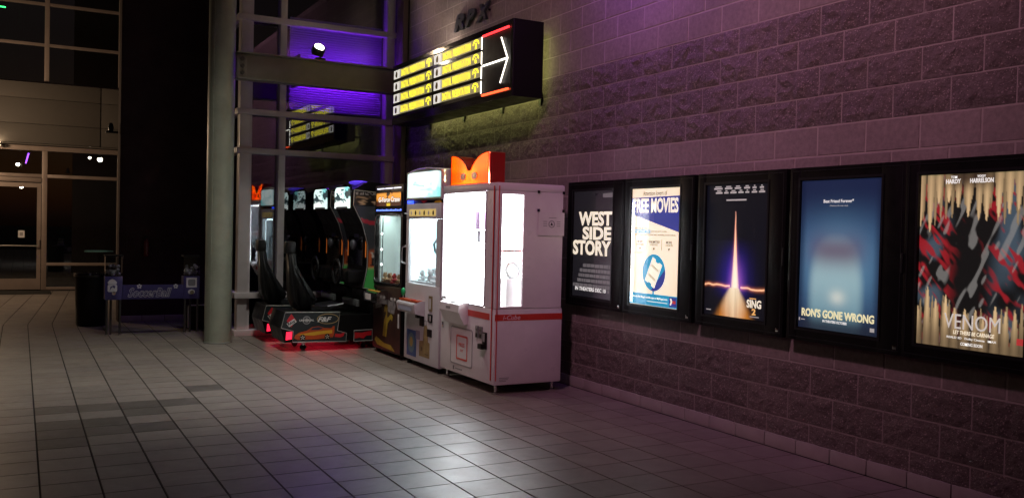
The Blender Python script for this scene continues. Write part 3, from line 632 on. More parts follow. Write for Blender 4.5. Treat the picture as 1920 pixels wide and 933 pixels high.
    fk = MB().prism([(X(a), b) for a, b in sa], .004, .02, 'y').build('flank_board', m_art, t); pts = [(X(a), .003, b) for a, b in sa]; MB().tube(pts + [pts[0]], .005, 5).build('edging', m_edge, fk)
    me = bpy.data.meshes.new('flank_print')      # print cut to the flank outline
    nu, nv = 36, 60; vs2 = []; fs2 = []; cols = []
    def left(z):
        for (xa, za), (xb, zb) in zip(sa[:6], sa[1:6]):
            if zb <= z <= za: return xa + (xb - xa) * (z - za) / (zb - za)
        return -1.05
    for j in range(nv + 1):
        z = 1.75 - (1.75 - .74) * j / nv; l = left(z) + .012
        for i in range(nu + 1):
            u = i / nu; vs2.append((X(l + (-.38 - l) * u), .002, z)); c = flank_fn(u, j / nv); cols += [*c, 1]
    for j in range(nv):
        for i in range(nu): a = j * (nu + 1) + i; fs2.append((a, a + nu + 1, a + nu + 2, a + 1))
    me.from_pydata(vs2, [], fs2); me.materials.append(vcol_mat('flank_print', .05)); me.color_attributes.new('print', 'FLOAT_COLOR', 'POINT').data.foreach_set('color', cols); link('flank_print', me, fk)
    printed('portrait_print', fk, face_fn, X(-1.165), X(-.8), 1.765, 1.925, .0022, vcol_mat('flank_print', .05), 40, 24)
    # lit header, screen, dash, wheel
    hp = MB().prism([(y_, z_) for y_, z_ in [(.06, 1.712), (.045, 1.73), (.045, 1.94), (.07, 1.975), (.12, 1.998), (wt - .12, 1.998), (wt - .07, 1.975), (wt - .045, 1.94), (wt - .045, 1.73), (wt - .06, 1.712)]], X(-1.212), X(-1.188), 'x').build('header', m_blackgloss, t)
    vsx = []; fsx = []; cl = []; nu = 36; nv = 30
    for j in range(nv + 1):
        v = j / nv; z = 1.985 - .262 * v; ins = .062 + .07 * max(0, 1 - v / .22) ** 2.2
        for i in range(nu + 1):
            u = i / nu; vsx.append((X(-1.215), wt - ins - (wt - 2 * ins) * u, z)); cl += [*marquee_fn(u, v), 1]
    for j in range(nv):
        for i in range(nu): a = j * (nu + 1) + i; fsx.append((a, a + nu + 1, a + nu + 2, a + 1))
    mh = bpy.data.meshes.new('header_print'); mh.from_pydata(vsx, [], fsx); mh.materials.append(vcol_mat('lit_header%d' % near, 1.5 if near else 1.15)); mh.color_attributes.new('print', 'FLOAT_COLOR', 'POINT').data.foreach_set('color', cl); link('header_print', mh, hp)
    MB().prism([(y_, z_) for y_, z_ in rect(.1, wt - .1, 1.02, 1.46)], X(-1.03), X(-1.012), 'x').build('screen', m_blackgloss, t)
    bx('dash', t, m_black, X(-1.22), X(-.98), .08, wt - .08, .80, .96, .03)
    MB().tube([(X(-1.27), wt / 2 + .15 * math.cos(R(a)), .93 + .15 * math.sin(R(a))) for a in range(0, 361, 20)], .017, 8).build('steering_wheel', m_seat, t, True)
    MB().tube([(X(-1.27), wt / 2, .93), (X(-1.15), wt / 2, .9)], .04, 10).build('steering_hub', m_blackgloss, t)
    for yq in (.04, wt - .02):
        MB().tube([(X(-1.012), yq, 1.38), (X(-1.008), yq, 1.27), (X(-1.01), yq, 1.12)], .007, 8).build('side_light', E_('amber_strip', (1, .24, .04), .22), t, True)
    MB().ball((X(-1.08), wt * .42, 1.27), .06, 14, 8, (.7, 1, 1.2)).build('speaker', M('speaker_grey', (.12, .13, .15), .25, .4), t, True)
    bx('speaker_grille', t, M('speaker_blue', (.04, .05, .12), .3), X(-1.04), X(-1.012), wt * .3, wt * .56, 1.36, 1.46, .008)
    if near:
        MB().ball((X(-1.0), wt * .5, 2.05), .13, 18, 8, (1, 1, .22)).build('roof_light', E_('violet_dome', (.10, .05, .8), .8), t, True)
    bx('crossbar', t, M('step_metal', (.2, .23, .23), .3, .5), X(-1.12), X(-1.08), .03, .59, .52, .60, .006)
    return t
racing_game(10.66, .74, -1.86, 'nearer racing game with its printed side board and orange car facing out', 1)
racing_game(11.60, .74, -1.99, 'farther racing game beside the glass front with a dimmer lit header', 0)

# ------------------------------------------------------------------ crane machines
m_cwhite = E_('white_light_panel', (.93, .98, 1), 14)
def plush(loc, s, mat, lab, grp, rz):
    p = thing('plush_toy', lab, 'plush toy', loc, rz, grp)
    MB().ball((0, 0, .42 * s), .42 * s, 10, 7, (1, .85, 1)).build('body', mat, p, True)
    h = MB().ball((0, -.12 * s, 1.0 * s), .34 * s, 10, 7).build('head', mat, p, True)
    for q in (-1, 1):
        MB().ball((q * .26 * s, -.08 * s, 1.3 * s), .13 * s, 8, 5).build('ear', mat, h, True)
        MB().ball((q * .42 * s, -.25 * s, .5 * s), .16 * s, 8, 5, (1, 1.4, .8)).build('arm', mat, p, True)
        MB().ball((q * .25 * s, -.42 * s, .14 * s), .17 * s, 8, 5, (.9, 1.5, .8)).build('leg', mat, p, True)
    return p
# ---- large white prize machine
ic = thing('prize_machine', 'large white prize machine with a blazing lit window and red stripe', 'prize machine', (-.98, 7.87, 0), FX)
MB().box(-.598, .598, .0, .72, .085, .785, .022).build('base_cabinet', m_white, ic, True)
MB().box(-.598, .598, .0, .72, 1.858, 1.932, .02).build('roof', m_white, ic, True)
bx('frame_stile', ic, m_white, .37, .598, .004, .034, .786, 1.857); bx('frame_stile', ic, m_white, -.598, -.575, .004, .034, .786, 1.857)
MB().box(.57, .597, .036, .058, .786, 1.857).box(.57, .597, .28, .70, .786, 1.857).box(.57, .597, .058, .28, .786, .802).box(.57, .597, .058, .28, 1.826, 1.857).build('side_panel', m_white, ic)
MB().box(-.597, -.57, .036, .70, .786, 1.857).build('side_panel', m_white, ic)
MB().box(-.568, .568, .68, .70, .786, 1.857).build('back_panel', m_white, ic)
bx('light_panel', ic, m_cwhite, -.56, .56, .655, .675, .80, 1.85); bx('light_panel', ic, m_cwhite, -.56, .36, .06, .64, 1.83, 1.85); bx('light_panel', ic, m_cwhite, -.565, -.555, .06, .64, .80, 1.82); bx('light_panel', ic, m_cwhite, .30, .345, .05, .055, .80, 1.82)
bx('pane', ic, m_pane, -.574, .369, .014, .020, .787, 1.856); bx('pane', ic, m_pane, .580, .585, .059, .279, .803, 1.825)
ring('pane_trim', ic, M('grey_gasket', (.4, .38, .4), .5), rrect(-.585, .382, .78, 1.862, .03), rrect(-.572, .368, .792, 1.85, .025), -.002, .006)
bx('window_sticker', ic, m_grey, -.56, -.47, -.003, -.0005, .795, .82); bx('window_sticker', ic, m_grey, -.545, -.53, -.005, -.003, .80, .815); bx('shelf', ic, M('shelf_red', (.35, .06, .06), .4), .10, .55, .10, .6, 1.30, 1.318)
bx('drawer_line', ic, m_grey, -.3, .35, .60, .62, 1.05, 1.06)
flat('stripe', ic, m_red, rect(-.597, .5, .675, .733), -.003, .003)
MB().box(.5975, .600, .004, .716, .675, .733).build('stripe', m_red, ic)
text(ic, 'i-Cube', .085, .265, .683, .727, 0, M('pink_lettering', (.8, .62, .66), .5), .01, .25, side=.6005)
MB().tube([(.545, -.003, .13), (.545, -.003, 1.90)], .006, 6).build('piping', m_red, ic); MB().tube([(.5995, .022, .13), (.5995, .022, 1.90)], .005, 6).build('piping', m_red, ic)
bx('door_gap', ic, m_black, .553, .556, -.0015, .001, .12, 1.90)
cbx = MB().prism([(-.002, .60), (-.002, .80), (-.05, .80), (-.10, .782), (-.105, .71), (-.04, .585)], -.40, .05, 'x').build('control_box', m_white, ic); cbx.location = (0, 0, -.005)
bx('button', cbx, m_black, -.20, -.10, -.075, -.055, .793, .800)
flat('button_label', cbx, m_grey, rect(-.24, -.14, .73, .755), -.1055)
ring('prize_door', ic, M('door_shadow', (.35, .33, .34), .5), rrect(-.33, .16, .175, .545, .03), rrect(-.318, .148, .187, .533, .025), -.006, .007)
bx('prize_flap', ic, m_white, -.317, .147, -.004, .0, .19, .53)
pl_ = flat('notice', ic, m_paper, rrect(-.19, .06, .23, .47, .015), -.0065); ring('notice_border', pl_, m_red, rrect(-.19, .06, .23, .47, .015), rrect(-.172, .042, .247, .453, .012), -.008, .002)
text(pl_, 'PRIZE', -.13, .0, .36, .395, -.0075, m_red, .01); text(pl_, 'OUT', -.10, -.03, .31, .335, -.0075, m_red, .01)
for q in (.23, .31):
    cs = bx('coin_slot', ic, M('coin_steel', (.28, .28, .3), .35, .6), q, q + .06, -.012, .0, .485, .60, .004); bx('slot', cs, m_black, q + .015, q + .045, -.014, -.012, .56, .566); bx('return_cup', cs, m_black, q + .012, q + .048, -.014, -.012, .495, .53)
ba = bx('bill_acceptor', ic, m_black, .39, .46, -.02, .0, .40, .555, .004); bx('snout', ba, m_black, .375, .46, -.06, -.02, .40, .45, .008); bx('label', ba, m_grey, .40, .45, -.022, -.02, .47, .545)
bx('lock', ic, m_chrome, -.535, -.505, -.012, 0, .50, .56, .004)
bx('bottom_label', ic, m_grey, -.22, -.06, -.002, 0, .128, .142)
bx('bottom_label', ic, M('dark_label', (.12, .11, .12), .5), -.27, -.24, -.002, 0, .118, .155)
for z, a, b_ in ((.15, .06, .16), (.136, .06, .15), (.122, .06, .13)): MB().box(.5985, .600, a, b_, z, z + .006).build('side_label', m_grey, ic)
MB().box(.5985, .600, .60, .66, .145, .15).build('side_label', m_wht, ic)
for fx_, fy in ((-.53, .06), (.53, .06), (-.53, .66), (.53, .66)):
    MB().lathe([(.035, 0), (.035, .012), (.014, .02), (.014, .09)], fx_, fy, 14).build('foot', m_chrome, ic, True)
# orange lit topper in the shape of two rounded wings
def wing(k=1.0):
    L_ = [(-.42, 0)]
    L_ += [(-.42 - .0 * a, .02 + .27 * a / 4) for a in range(1, 5)]
    for q in range(0, 13):
        s_ = q / 12; L_.append((-.40 + .37 * s_, .14 + .155 * (1 - s_ ** 2.1) ** .8))
    half = L_ + [(-.028, .138)]
    pts = half + [(-a, b) for a, b in half[::-1]]
    return pts
tpm = bpy.data.materials.new('orange_translucent'); tpm.use_nodes = True; n = tpm.node_tree.nodes; n.clear(); o_ = n.new('ShaderNodeOutputMaterial'); tr = n.new('ShaderNodeBsdfTranslucent'); tr.inputs[0].default_value = (1, .52, .10, 1)
df = n.new('ShaderNodeBsdfPrincipled'); df.inputs['Base Color'].default_value = (.6, .06, .01, 1); df.inputs['Roughness'].default_value = .25; mxs = n.new('ShaderNodeMixShader'); mxs.inputs[0].default_value = .25
tpm.node_tree.links.new(tr.outputs[0], mxs.inputs[1]); tpm.node_tree.links.new(df.outputs[0], mxs.inputs[2]); tpm.node_tree.links.new(mxs.outputs[0], o_.inputs[0])
tp_ = [(a - .12, b + 1.937) for a, b in wing()]
m_topred = M('topper_red', (.30, .012, .008), .3)
tf_ = flat('topper', ic, tpm, tp_, .06, .004)
bk = [(-.001, 0)]
n_ = len(tp_); vsw = [(p[0], .0645, p[1]) for p in tp_] + [(p[0], .23, p[1]) for p in tp_]
MB().add(vsw, [(i, i + n_, (i + 1) % n_ + n_, (i + 1) % n_) for i in range(n_)] + [tuple(range(2 * n_ - 1, n_ - 1, -1))]).build('topper_shell', m_topred, tf_)
for q in (-1, 1):
    flat('topper_eye', tf_, M('eye_orange', (.42, .03, .005), .25), ell(-.12 + q * .125, 2.015, .062, .036, 18), .052, .007)
    flat('eye_glint', tf_, M('eye_core', (.6, .16, .05), .2), ell(-.12 + q * .115 + .01, 2.018, .024, .017, 12), .049, .003)
pts = [(a, .058, b) for a, b in tp_]; MB().tube(pts + [pts[0]], .006, 6).build('topper_rim', M('rim_brown', (.12, .01, .006), .4), tf_)
for q in (-.085, .085): MB().tube([(-.12 + q, .125, 1.965), (-.12 + q, .125, 2.06)], .018, 8).build('topper_bulb', E_('topper_bulb', (1, .66, .30), 26000), tf_)
nt_ = thing('paper_notice', 'white paper notice taped to the side of the large prize machine', 'notice', (-.405, 7.268, 1.565)); bx('sheet', nt_, m_paper, -.145, .138, -.0015, .0005, -.108, .108)
ring('emblem', nt_, m_grey, ell(.0, .0, .035, .035, 16), ell(0, 0, .026, .026, 16), -.003, .001); flat('emblem_drop', nt_, m_black, [(-.014, -.012), (.014, -.012), (0, .018)], -.0035, .001)
for x0_, x1_, z_ in ((-.03, .05, .055), (-.09, -.05, .02), (-.09, -.05, 0), (-.09, -.05, -.02), (.055, .095, .02), (.055, .095, 0), (.055, .095, -.02)): bx('print_line', nt_, m_grey, x0_, x1_, -.0026, -.0016, z_, z_ + .006)
for k, (x_, z_, lb) in enumerate(((-.55, 1.86, 'upper left of the small black squares on the white machine side'), (-.28, 1.86, 'upper right of the small black squares on the white machine side'), (-.55, 1.69, 'black square at the top left corner of the paper notice'), (-.28, 1.69, 'black square at the top right corner of the paper notice'))):
    q = MB().box(-.013, .013, -.004, .0, -.013, .013, .002).build('black_magnet', m_black, None, True); q.location = (x_, 7.2665, z_); tag(q, lb, 'magnet', 'black squares on the machine side')
# things inside the lit window
pz = thing('hanging_prize', 'faint violet and grey prize hanging inside the blazing window', 'prize', (-.75, 8.02, 1.42))
m_pv = M('prize_violet', (.38, .22, .42), .5); m_pg = M('prize_grey', (.3, .3, .34), .5)
bx('box', pz, m_pv, -.06, .06, -.05, .05, .08, .26, .006); bx('figure', pz, m_pg, -.045, .045, -.04, .04, -.05, .07, .012); MB().tube([(0, 0, .26), (0, 0, .41)], .004, 5).build('cord', m_pg, pz)
rg = thing('ring_prize', 'pale grey ring prize behind the narrow side window', 'prize', (-.70, 7.46, 1.03)); MB().tube([(.07 * math.cos(R(a)), .02 * math.sin(R(a)), .09 + .07 * math.sin(R(a))) for a in range(0, 361, 24)], .018, 8).build('ring', M('ring_grey', (.32, .36, .36), .4), rg, True); bx('stand', rg, M('stand_white', (.7, .7, .7), .5), -.1, .1, -.06, .06, -.24, .02, .01)

# ---- white crane machine
wc = thing('crane_machine', 'white crane machine with a curved teal lit header, left of the large prize machine', 'crane machine', (-.97, 9.0, 0), FX)
m_cw2 = M('crane_white', (.66, .64, .66), .36, var=(5, .08), rvar=(8, .08))
MB().box(-.478, .468, 0, .74, .055, .895, .012).build('lower_cabinet', m_cw2, wc, True)
MB().box(-.478, .468, 0, .74, 1.60, 1.765, .01).build('upper_cabinet', m_cw2, wc, True)
bx('frame_stile', wc, m_cw2, -.478, -.405, .004, .05, .897, 1.598); bx('frame_stile', wc, m_cw2, .355, .468, .004, .05, .897, 1.598)
MB().box(-.476, -.455, .052, .72, .897, 1.598).build('side_panel', m_cw2, wc); MB().box(.447, .466, .052, .72, .897, 1.598).build('side_panel', m_cw2, wc)
bx('back_panel', wc, M('teal_back', (.42, .58, .60), .5), -.454, .446, .70, .72, .897, 1.598)
bx('light_panel', wc, E_('crane_light', (.75, .95, 1), 22), -.40, .35, .08, .16, 1.575, 1.595)
MB().tube([(-.39, .06, .93), (-.39, .06, 1.57)], .008, 8).build('corner_tube', E_('crane_tube', (.9, 1, 1), 9), wc); MB().tube([(.335, .06, .93), (.335, .06, 1.57)], .008, 8).build('corner_tube', E_('crane_tube', (.9, 1, 1), 9), wc)
bx('side_glow', wc, E_('crane_side_glow', (.62, .90, .98), 1.3), -.454, -.446, .06, .69, .917, 1.57); bx('back_glow', wc, E_('crane_back_glow', (.55, .86, .90), 1.15), -.444, .44, .685, .698, .90, 1.57)
bx('deck', wc, m_cw2, -.45, .44, .06, .68, .897, .915)
bx('pane', wc, m_pane, -.404, .354, .02, .026, .898, 1.597)
# claw
cl_ = MB().tube([(.02, .3, 1.595), (.02, .3, 1.45)], .012, 8).build('claw', m_chrome, wc); MB().lathe([(.03, 1.36), (.055, 1.38), (.055, 1.43), (.03, 1.45)], .02, .3, 16).build('claw_head', M('claw_grey', (.12, .13, .14), .35, .6), cl_, True)
for a in (20, 140, 260):
    ca, sa_ = math.cos(R(a)), math.sin(R(a)); MB().tube([(.02 + ca * r_, .3 + sa_ * r_, z_) for r_, z_ in ((.04, 1.42), (.12, 1.40), (.165, 1.33), (.15, 1.25), (.10, 1.19), (.05, 1.17))], .012, 6).build('claw_arm', M('claw_grey', (.12, .13, .14), .35, .6), cl_, True)
MB().box(-.20, .24, .29, .31, 1.585, 1.60).build('gantry', m_chrome, wc)
ring('claw_ring', cl_, M('claw_grey', (.12, .13, .14), .35, .6), ell(.02, 1.32, .13, .085, 24), ell(.02, 1.32, .095, .058, 24), .24, .03)
flat('gold_strip', wc, E_('gold_strip', (.75, .55, .18), .55), rrect(-.385, .34, 1.628, 1.702, .01), -.003, .003)
for k, x_ in enumerate((-.34, -.22, -.1, .02, .14, .26)):
    flat('strip_motif', wc, m_black if k % 2 else m_wht, [(x_, 1.64), (x_ + .03, 1.64), (x_ + .035, 1.67), (x_ + .015, 1.692), (x_ - .005, 1.67)], -.005)
# header
hs = []
for k in range(13): u = k / 12; hs.append((-.47 + .94 * u, 2.095 + .038 * math.sin(PI * u)))
ho = MB().prism([(-.478, 1.80), (.478, 1.80)] + [(a, b + .014) for a, b in hs[::-1]], .0, .42, 'y').build('header', m_cw2, wc)
def teal_fn(u, v):
    n_ = vnoise(u * 4, v * 4, 31) * .6 + vnoise(u * 12, v * 10, 33) * .4
    c = lerp((.88, 1, .95), (.28, .72, .70), sstep(.5, .75, n_) * .8 + .5 * sstep(.75, 1, abs(u - .5) * 2))
    if abs(v - .52 + .04 * math.sin(u * 9)) < .025 and .18 < u < .75 and vnoise(u * 24, 0, 3) > .35: c = (.35, .62, .60)
    if abs(v - .75) < .03 and .55 < u < .9 and vnoise(u * 22, 3, 5) > .5: c = (.5, .75, .72)
    return c
printed('header_print', ho, teal_fn, -.45, .445, 1.83, 2.10, -.004, vcol_mat('crane_header', 1.15), 60, 24)
MB().tube([(-.466, -.004, 1.815), (.466, -.004, 1.815)] , .009, 6).build('header_trim', M('gilt_trim', (.5, .45, .3), .35, .6), ho); MB().tube([(a, -.004, b) for a, b in hs], .009, 6).build('header_trim', M('gilt_trim', (.5, .45, .3), .35, .6), ho)
bx('neck', wc, m_black, -.47, .46, .03, .40, 1.766, 1.80); bx('neck_lamp', wc, E_('blue_lamp', (.03, .08, 1), 3), -.46, -.34, .0, .028, 1.768, 1.797); flat('neck_badge', wc, m_yel, [(.28, 1.768), (.44, 1.768), (.42, 1.795), (.33, 1.79)], .0, .02); flat('neck_badge', wc, m_redp, [(-.08, 1.795), (.06, 1.795), (-.01, 1.768)], .0, .02)
# lower front
sh = MB().prism([(0, .56), (0, .72), (-.03, .725), (-.125, .695), (-.13, .675), (-.11, .59)], -.40, .10, 'x').build('control_shelf', m_cw2, wc); sh.location = (0, -.002, 0)
flat('shelf_print', sh, M('blue_grey_print', (.42, .46, .58), .4), rect(-.34, .04, .615, .655), -.1315)
bx('shelf_top', sh, m_orange, -.39, .09, -.10, -.02, .712, .727)
js = MB().tube([(-.30, -.09, .72), (-.30, -.09, .79)], .008, 8).build('joystick', m_chrome, wc); MB().ball((-.30, -.09, .80), .034, 14, 8, (.8, .8, 1.3)).build('knob', M('green_knob', (.02, .32, .10), .25), js, True)
bx('button', wc, m_redp, -.05, -.005, -.10, -.06, .722, .735, .004)
bl = bx('bill_slot', wc, M('brass', (.38, .30, .14), .4, .6), .21, .30, -.008, 0, .63, .79, .004); bx('slot', bl, m_paper, .235, .275, -.010, -.008, .655, .765)
bx('coin_door', wc, m_black, .0, .09, -.02, 0, .455, .585, .006); bx('coin_nozzle', wc, m_black, -.05, .01, -.05, 0, .535, .575, .008)
c2 = bx('coin_door', wc, m_black, .20, .31, -.012, 0, .515, .60, .004); bx('slot', c2, m_chrome, .22, .25, -.014, -.012, .535, .58); bx('slot', c2, m_wht, .265, .285, -.014, -.012, .53, .585)
bx('ticket_slot', wc, m_black, .19, .30, -.012, 0, .36, .44, .004)
da = flat('sticker', wc, M('blue_sticker', (.03, .12, .34), .4, var=(20, .3)), rect(-.385, -.12, .10, .385), -.003, .003); flat('sticker_motif', da, M('sticker_teal', (.12, .28, .33), .4), ell(-.25, .245, .095, .11, 20), -.005); flat('sticker_motif', da, M('sticker_sand', (.55, .45, .12), .4), ell(-.25, .255, .045, .055, 16), -.007)
flat('sticker', wc, M('violet_grey_sticker', (.28, .25, .34), .4), rect(-.125, -.02, .30, .395), -.0045, .003)
db = flat('sticker', wc, M('gold_sticker', (.34, .24, .09), .4, var=(18, .35)), [(-.03, .13), (.245, .13), (.245, .29), (.20, .30), (.185, .42), (.165, .47), (.10, .47), (.085, .42), (.07, .30), (-.03, .29)], -.003, .003)
ring('sticker_loop', db, m_grey, ell(.13, .495, .045, .03, 14), ell(.13, .495, .035, .022, 14), -.004)
flat('sticker_motif', db, M('gold_dark', (.16, .10, .04), .5), rect(.02, .06, .19, .23), -.005); flat('sticker_motif', db, M('gold_dark', (.16, .10, .04), .5), rect(.13, .21, .16, .17), -.005)
MB().tube([(-.475, -.004, 1.30), (-.475, -.05, 1.28), (-.475, -.055, 1.20), (-.475, -.05, 1.12), (-.475, -.004, 1.10)], .013, 8).build('handle', m_chrome, wc, True)
for fx_, fy in ((-.42, .05), (.42, .05), (-.42, .68), (.42, .68)): MB().lathe([(.03, 0), (.03, .02), (.014, .025), (.014, .06)], fx_, fy, 12).build('foot', m_black, wc)
m_plw = M('plush_white', (.75, .74, .74), .9); m_plp = M('plush_pink', (.62, .36, .38), .9); m_plt = M('plush_tan', (.52, .36, .2), .9); m_plr = M('plush_red', (.5, .06, .06), .9); m_plb = M('plush_blue', (.08, .14, .4), .9); m_plk = M('plush_dark', (.06, .05, .05), .9)
for k in range(12):
    lx, ly = -.30 + .62 * ((k * 37 % 12) / 11.0), .14 + .42 * ((k % 4) / 3.0)
    plush((-.97 + ly, 9.0 - lx, .915), .085 + .02 * (k % 3), m_plw, 'white plush toy in the heap inside the white crane machine', 'plush toys in the white crane machine', FX + random.uniform(-1, 1))

# ---- black crane machine
gc = thing('crane_machine', 'black crane machine with an orange lettered header, nearest the racing games', 'crane machine', (-.98, 10.02, 0), FX)
MB().box(-.455, .46, 0, .74, .05, .815, .012).build('lower_cabinet', m_black, gc, True); MB().box(-.455, .46, 0, .74, 1.66, 1.995, .012).build('upper_cabinet', m_black, gc, True)
fr_o, fr_i = rrect(-.455, .46, .817, 1.658, .004), rrect(-.435, .425, .835, 1.645, .06); ring('window_frame', gc, m_black, fr_o, fr_i, .0, .05)
ring('window_trim', gc, m_chrome, rrect(-.438, .428, .832, 1.648, .062), rrect(-.424, .414, .846, 1.634, .055), -.006, .008)
MB().box(-.453, -.435, .052, .72, .817, 1.658).build('side_panel', M('grey_back', (.30, .34, .34), .5), gc); bx('side_glow', gc, E_('crane_back_glow2', (.50, .64, .62), .42), -.434, -.428, .07, .68, .84, 1.63); MB().box(.44, .458, .052, .72, .817, 1.658).build('side_panel', m_black, gc)
bx('back_panel', gc, M('grey_back', (.30, .34, .34), .5), -.434, .438, .70, .72, .817, 1.658)
bx('light_panel', gc, E_('crane_light2', (.9, .97, .92), 30), -.40, .40, .08, .14, 1.64, 1.655)
bx('back_glow', gc, E_('crane_back_glow2', (.50, .64, .62), .42), -.43, .434, .685, .698, .83, 1.63)
bx('deck', gc, m_black, -.43, .436, .06, .68, .817, .835); bx('pane', gc, m_pane, -.435, .425, .014, .019, .835, 1.645)
MB().tube([(-.36, .07, .85), (-.36, .07, 1.63)], .007, 8).build('rail', m_chrome, gc)
for z in (1.05, 1.23, 1.42): MB().ball((-.36, .06, z), .013, 8, 6).build('rail_lamp', E_('rail_lamp', (1, 1, .95), 6), gc)
c_ = MB().tube([(.05, .35, 1.65), (.05, .35, 1.46)], .012, 8).build('claw', m_chrome, gc); MB().lathe([(.03, 1.38), (.06, 1.40), (.06, 1.45), (.03, 1.47)], .05, .35, 14).build('claw_head', m_chrome, c_, True)
for a in (30, 150, 270):
    ca, sa_ = math.cos(R(a)), math.sin(R(a)); MB().tube([(.05 + ca * r_, .35 + sa_ * r_, z_) for r_, z_ in ((.04, 1.43), (.12, 1.38), (.13, 1.30), (.06, 1.22))], .009, 6).build('claw_arm', m_chrome, c_, True)
bx('gantry', gc, m_chrome, -.42, .42, .34, .36, 1.645, 1.66)
def gf_fn(u, v):
    c = lerp((.95, .38, .05), (.06, .015, .008), sstep(.35, .9, abs(v - .28) * 1.7 + .25 * vnoise(u * 6, v * 4, 17)))
    if .40 < u < .66 and vnoise(u * 22, v * 7, 19) > .55 and v < .45: c = (.02, .015, .01)
    if .42 < u < .58 and v > .78: c = (.8, .55, .03)
    return c
hd2 = printed('header_print', gc, gf_fn, -.40, .405, 1.745, 1.905, -.003, vcol_mat('gf_header', .8), 60, 20)
ring('header_frame', gc, m_blackgloss, rrect(-.43, .435, 1.735, 1.915, .02), rrect(-.402, .407, 1.747, 1.903, .015), -.008, .006)
text(gc, 'G-Force Crane', -.33, .38, 1.785, 1.862, -.0045, M('black_print', (.01, .01, .01), .4), .05, .12); text(gc, 'G-Force Crane', -.32, .37, 1.793, 1.854, -.0065, E_('ivory_print', (1, .88, .78), 1.0), .02, .12)
for a, b_ in ((-.38, -.14), (-.11, .13), (.16, .40)): flat('header_line', gc, E_('white_line', (.8, .82, 1), 1.4), rect(a, b_, 1.946, 1.960), -.003)
for k in range(22):
    a = -.40 + k * .037; flat('header_line', gc, E_('blue_line', (.10, .18, 1), 3.0), rect(a, a + .022 + .009 * (k % 3 == 0), 1.690, 1.704 + .007 * (k % 4 == 1)), -.003)
s2 = MB().prism([(0, .60), (0, .76), (-.03, .765), (-.14, .73), (-.14, .62)], -.40, .05, 'x').build('control_shelf', m_chrome, gc); s2.location = (0, -.002, 0); flat('shelf_print', s2, m_yel, rect(-.36, .0, .742, .752), -.10, .07); flat('shelf_print', s2, m_paper, rect(-.34, -.15, .64, .71), -.142)
MB().tube([(-.15, -.08, .75), (-.15, -.08, .81)], .009, 8).build('joystick', m_black, gc)
m_dy = M('dull_yellow_print', (.46, .33, .03), .45, var=(12, .3)); m_bro = M('brown_print', (.045, .018, .013), .5, var=(6, .5)); m_steel2 = M('print_steel', (.3, .28, .28), .5, var=(25, .6))
flat('front_print', gc, m_bro, rect(-.44, .45, .07, .80), -.0025, .0025)
flat('front_motif', gc, m_dy, [(-.10, .22), (.02, .22), (.06, .38), (.14, .44), (.20, .42), (.22, .47), (.16, .50), (.05, .44), (.03, .47), (.05, .56), (.0, .60), (-.06, .56), (-.06, .50), (-.02, .52), (.0, .49), (-.06, .40)], -.005)
flat('front_motif', gc, m_dy, [(-.36, .15), (-.32, .19), (-.05, .14), (.16, .14), (.30, .08), (.24, .08), (-.08, .09), (-.28, .10)], -.005)
flat('front_motif', gc, m_steel2, [(.06, .52), (.26, .50), (.30, .60), (.24, .68), (.14, .64), (.06, .66)], -.005); flat('front_motif', gc, m_steel2, [(-.36, .52), (-.14, .56), (-.18, .64), (-.36, .62)], -.005); flat('front_motif', gc, m_wht, rect(.14, .2, .66, .69), -.007); flat('front_motif', gc, m_wht, rect(.25, .3, .66, .69), -.007); flat('front_motif', gc, m_wht, rect(.38, .42, .36, .52), -.007)
for fx_, fy in ((-.40, .06), (.40, .06), (-.40, .68), (.40, .68)): MB().tube([(fx_ - .02, fy, .028), (fx_ + .02, fy, .028)], .028, 12).build('caster', m_rubber, gc); bx('fork', gc, m_chrome, fx_ - .012, fx_ + .012, fy - .012, fy + .012, .05, .056)
cols_ = [m_plt, m_plp, m_plw, m_plr, m_plt, m_plb, m_plw, m_plk, m_plp, m_plt, m_plr, m_plw, m_plt, m_plp, m_plw]
nm_ = {id(m_plt): 'tan', id(m_plp): 'pink', id(m_plw): 'white', id(m_plr): 'red', id(m_plb): 'blue', id(m_plk): 'dark'}
for k in range(15):
    lx, ly = -.36 + .72 * ((k * 7 % 15) / 14.0), .12 + .44 * ((k % 3) / 2.0)
    plush((-.98 + ly, 10.02 - lx, .835), .085 + .02 * (k % 3) + .02 * (ly > .3), cols_[k], nm_[id(cols_[k])] + ' plush toy in the heap inside the black crane machine', 'plush toys in the black crane machine', FX + random.uniform(-1, 1))

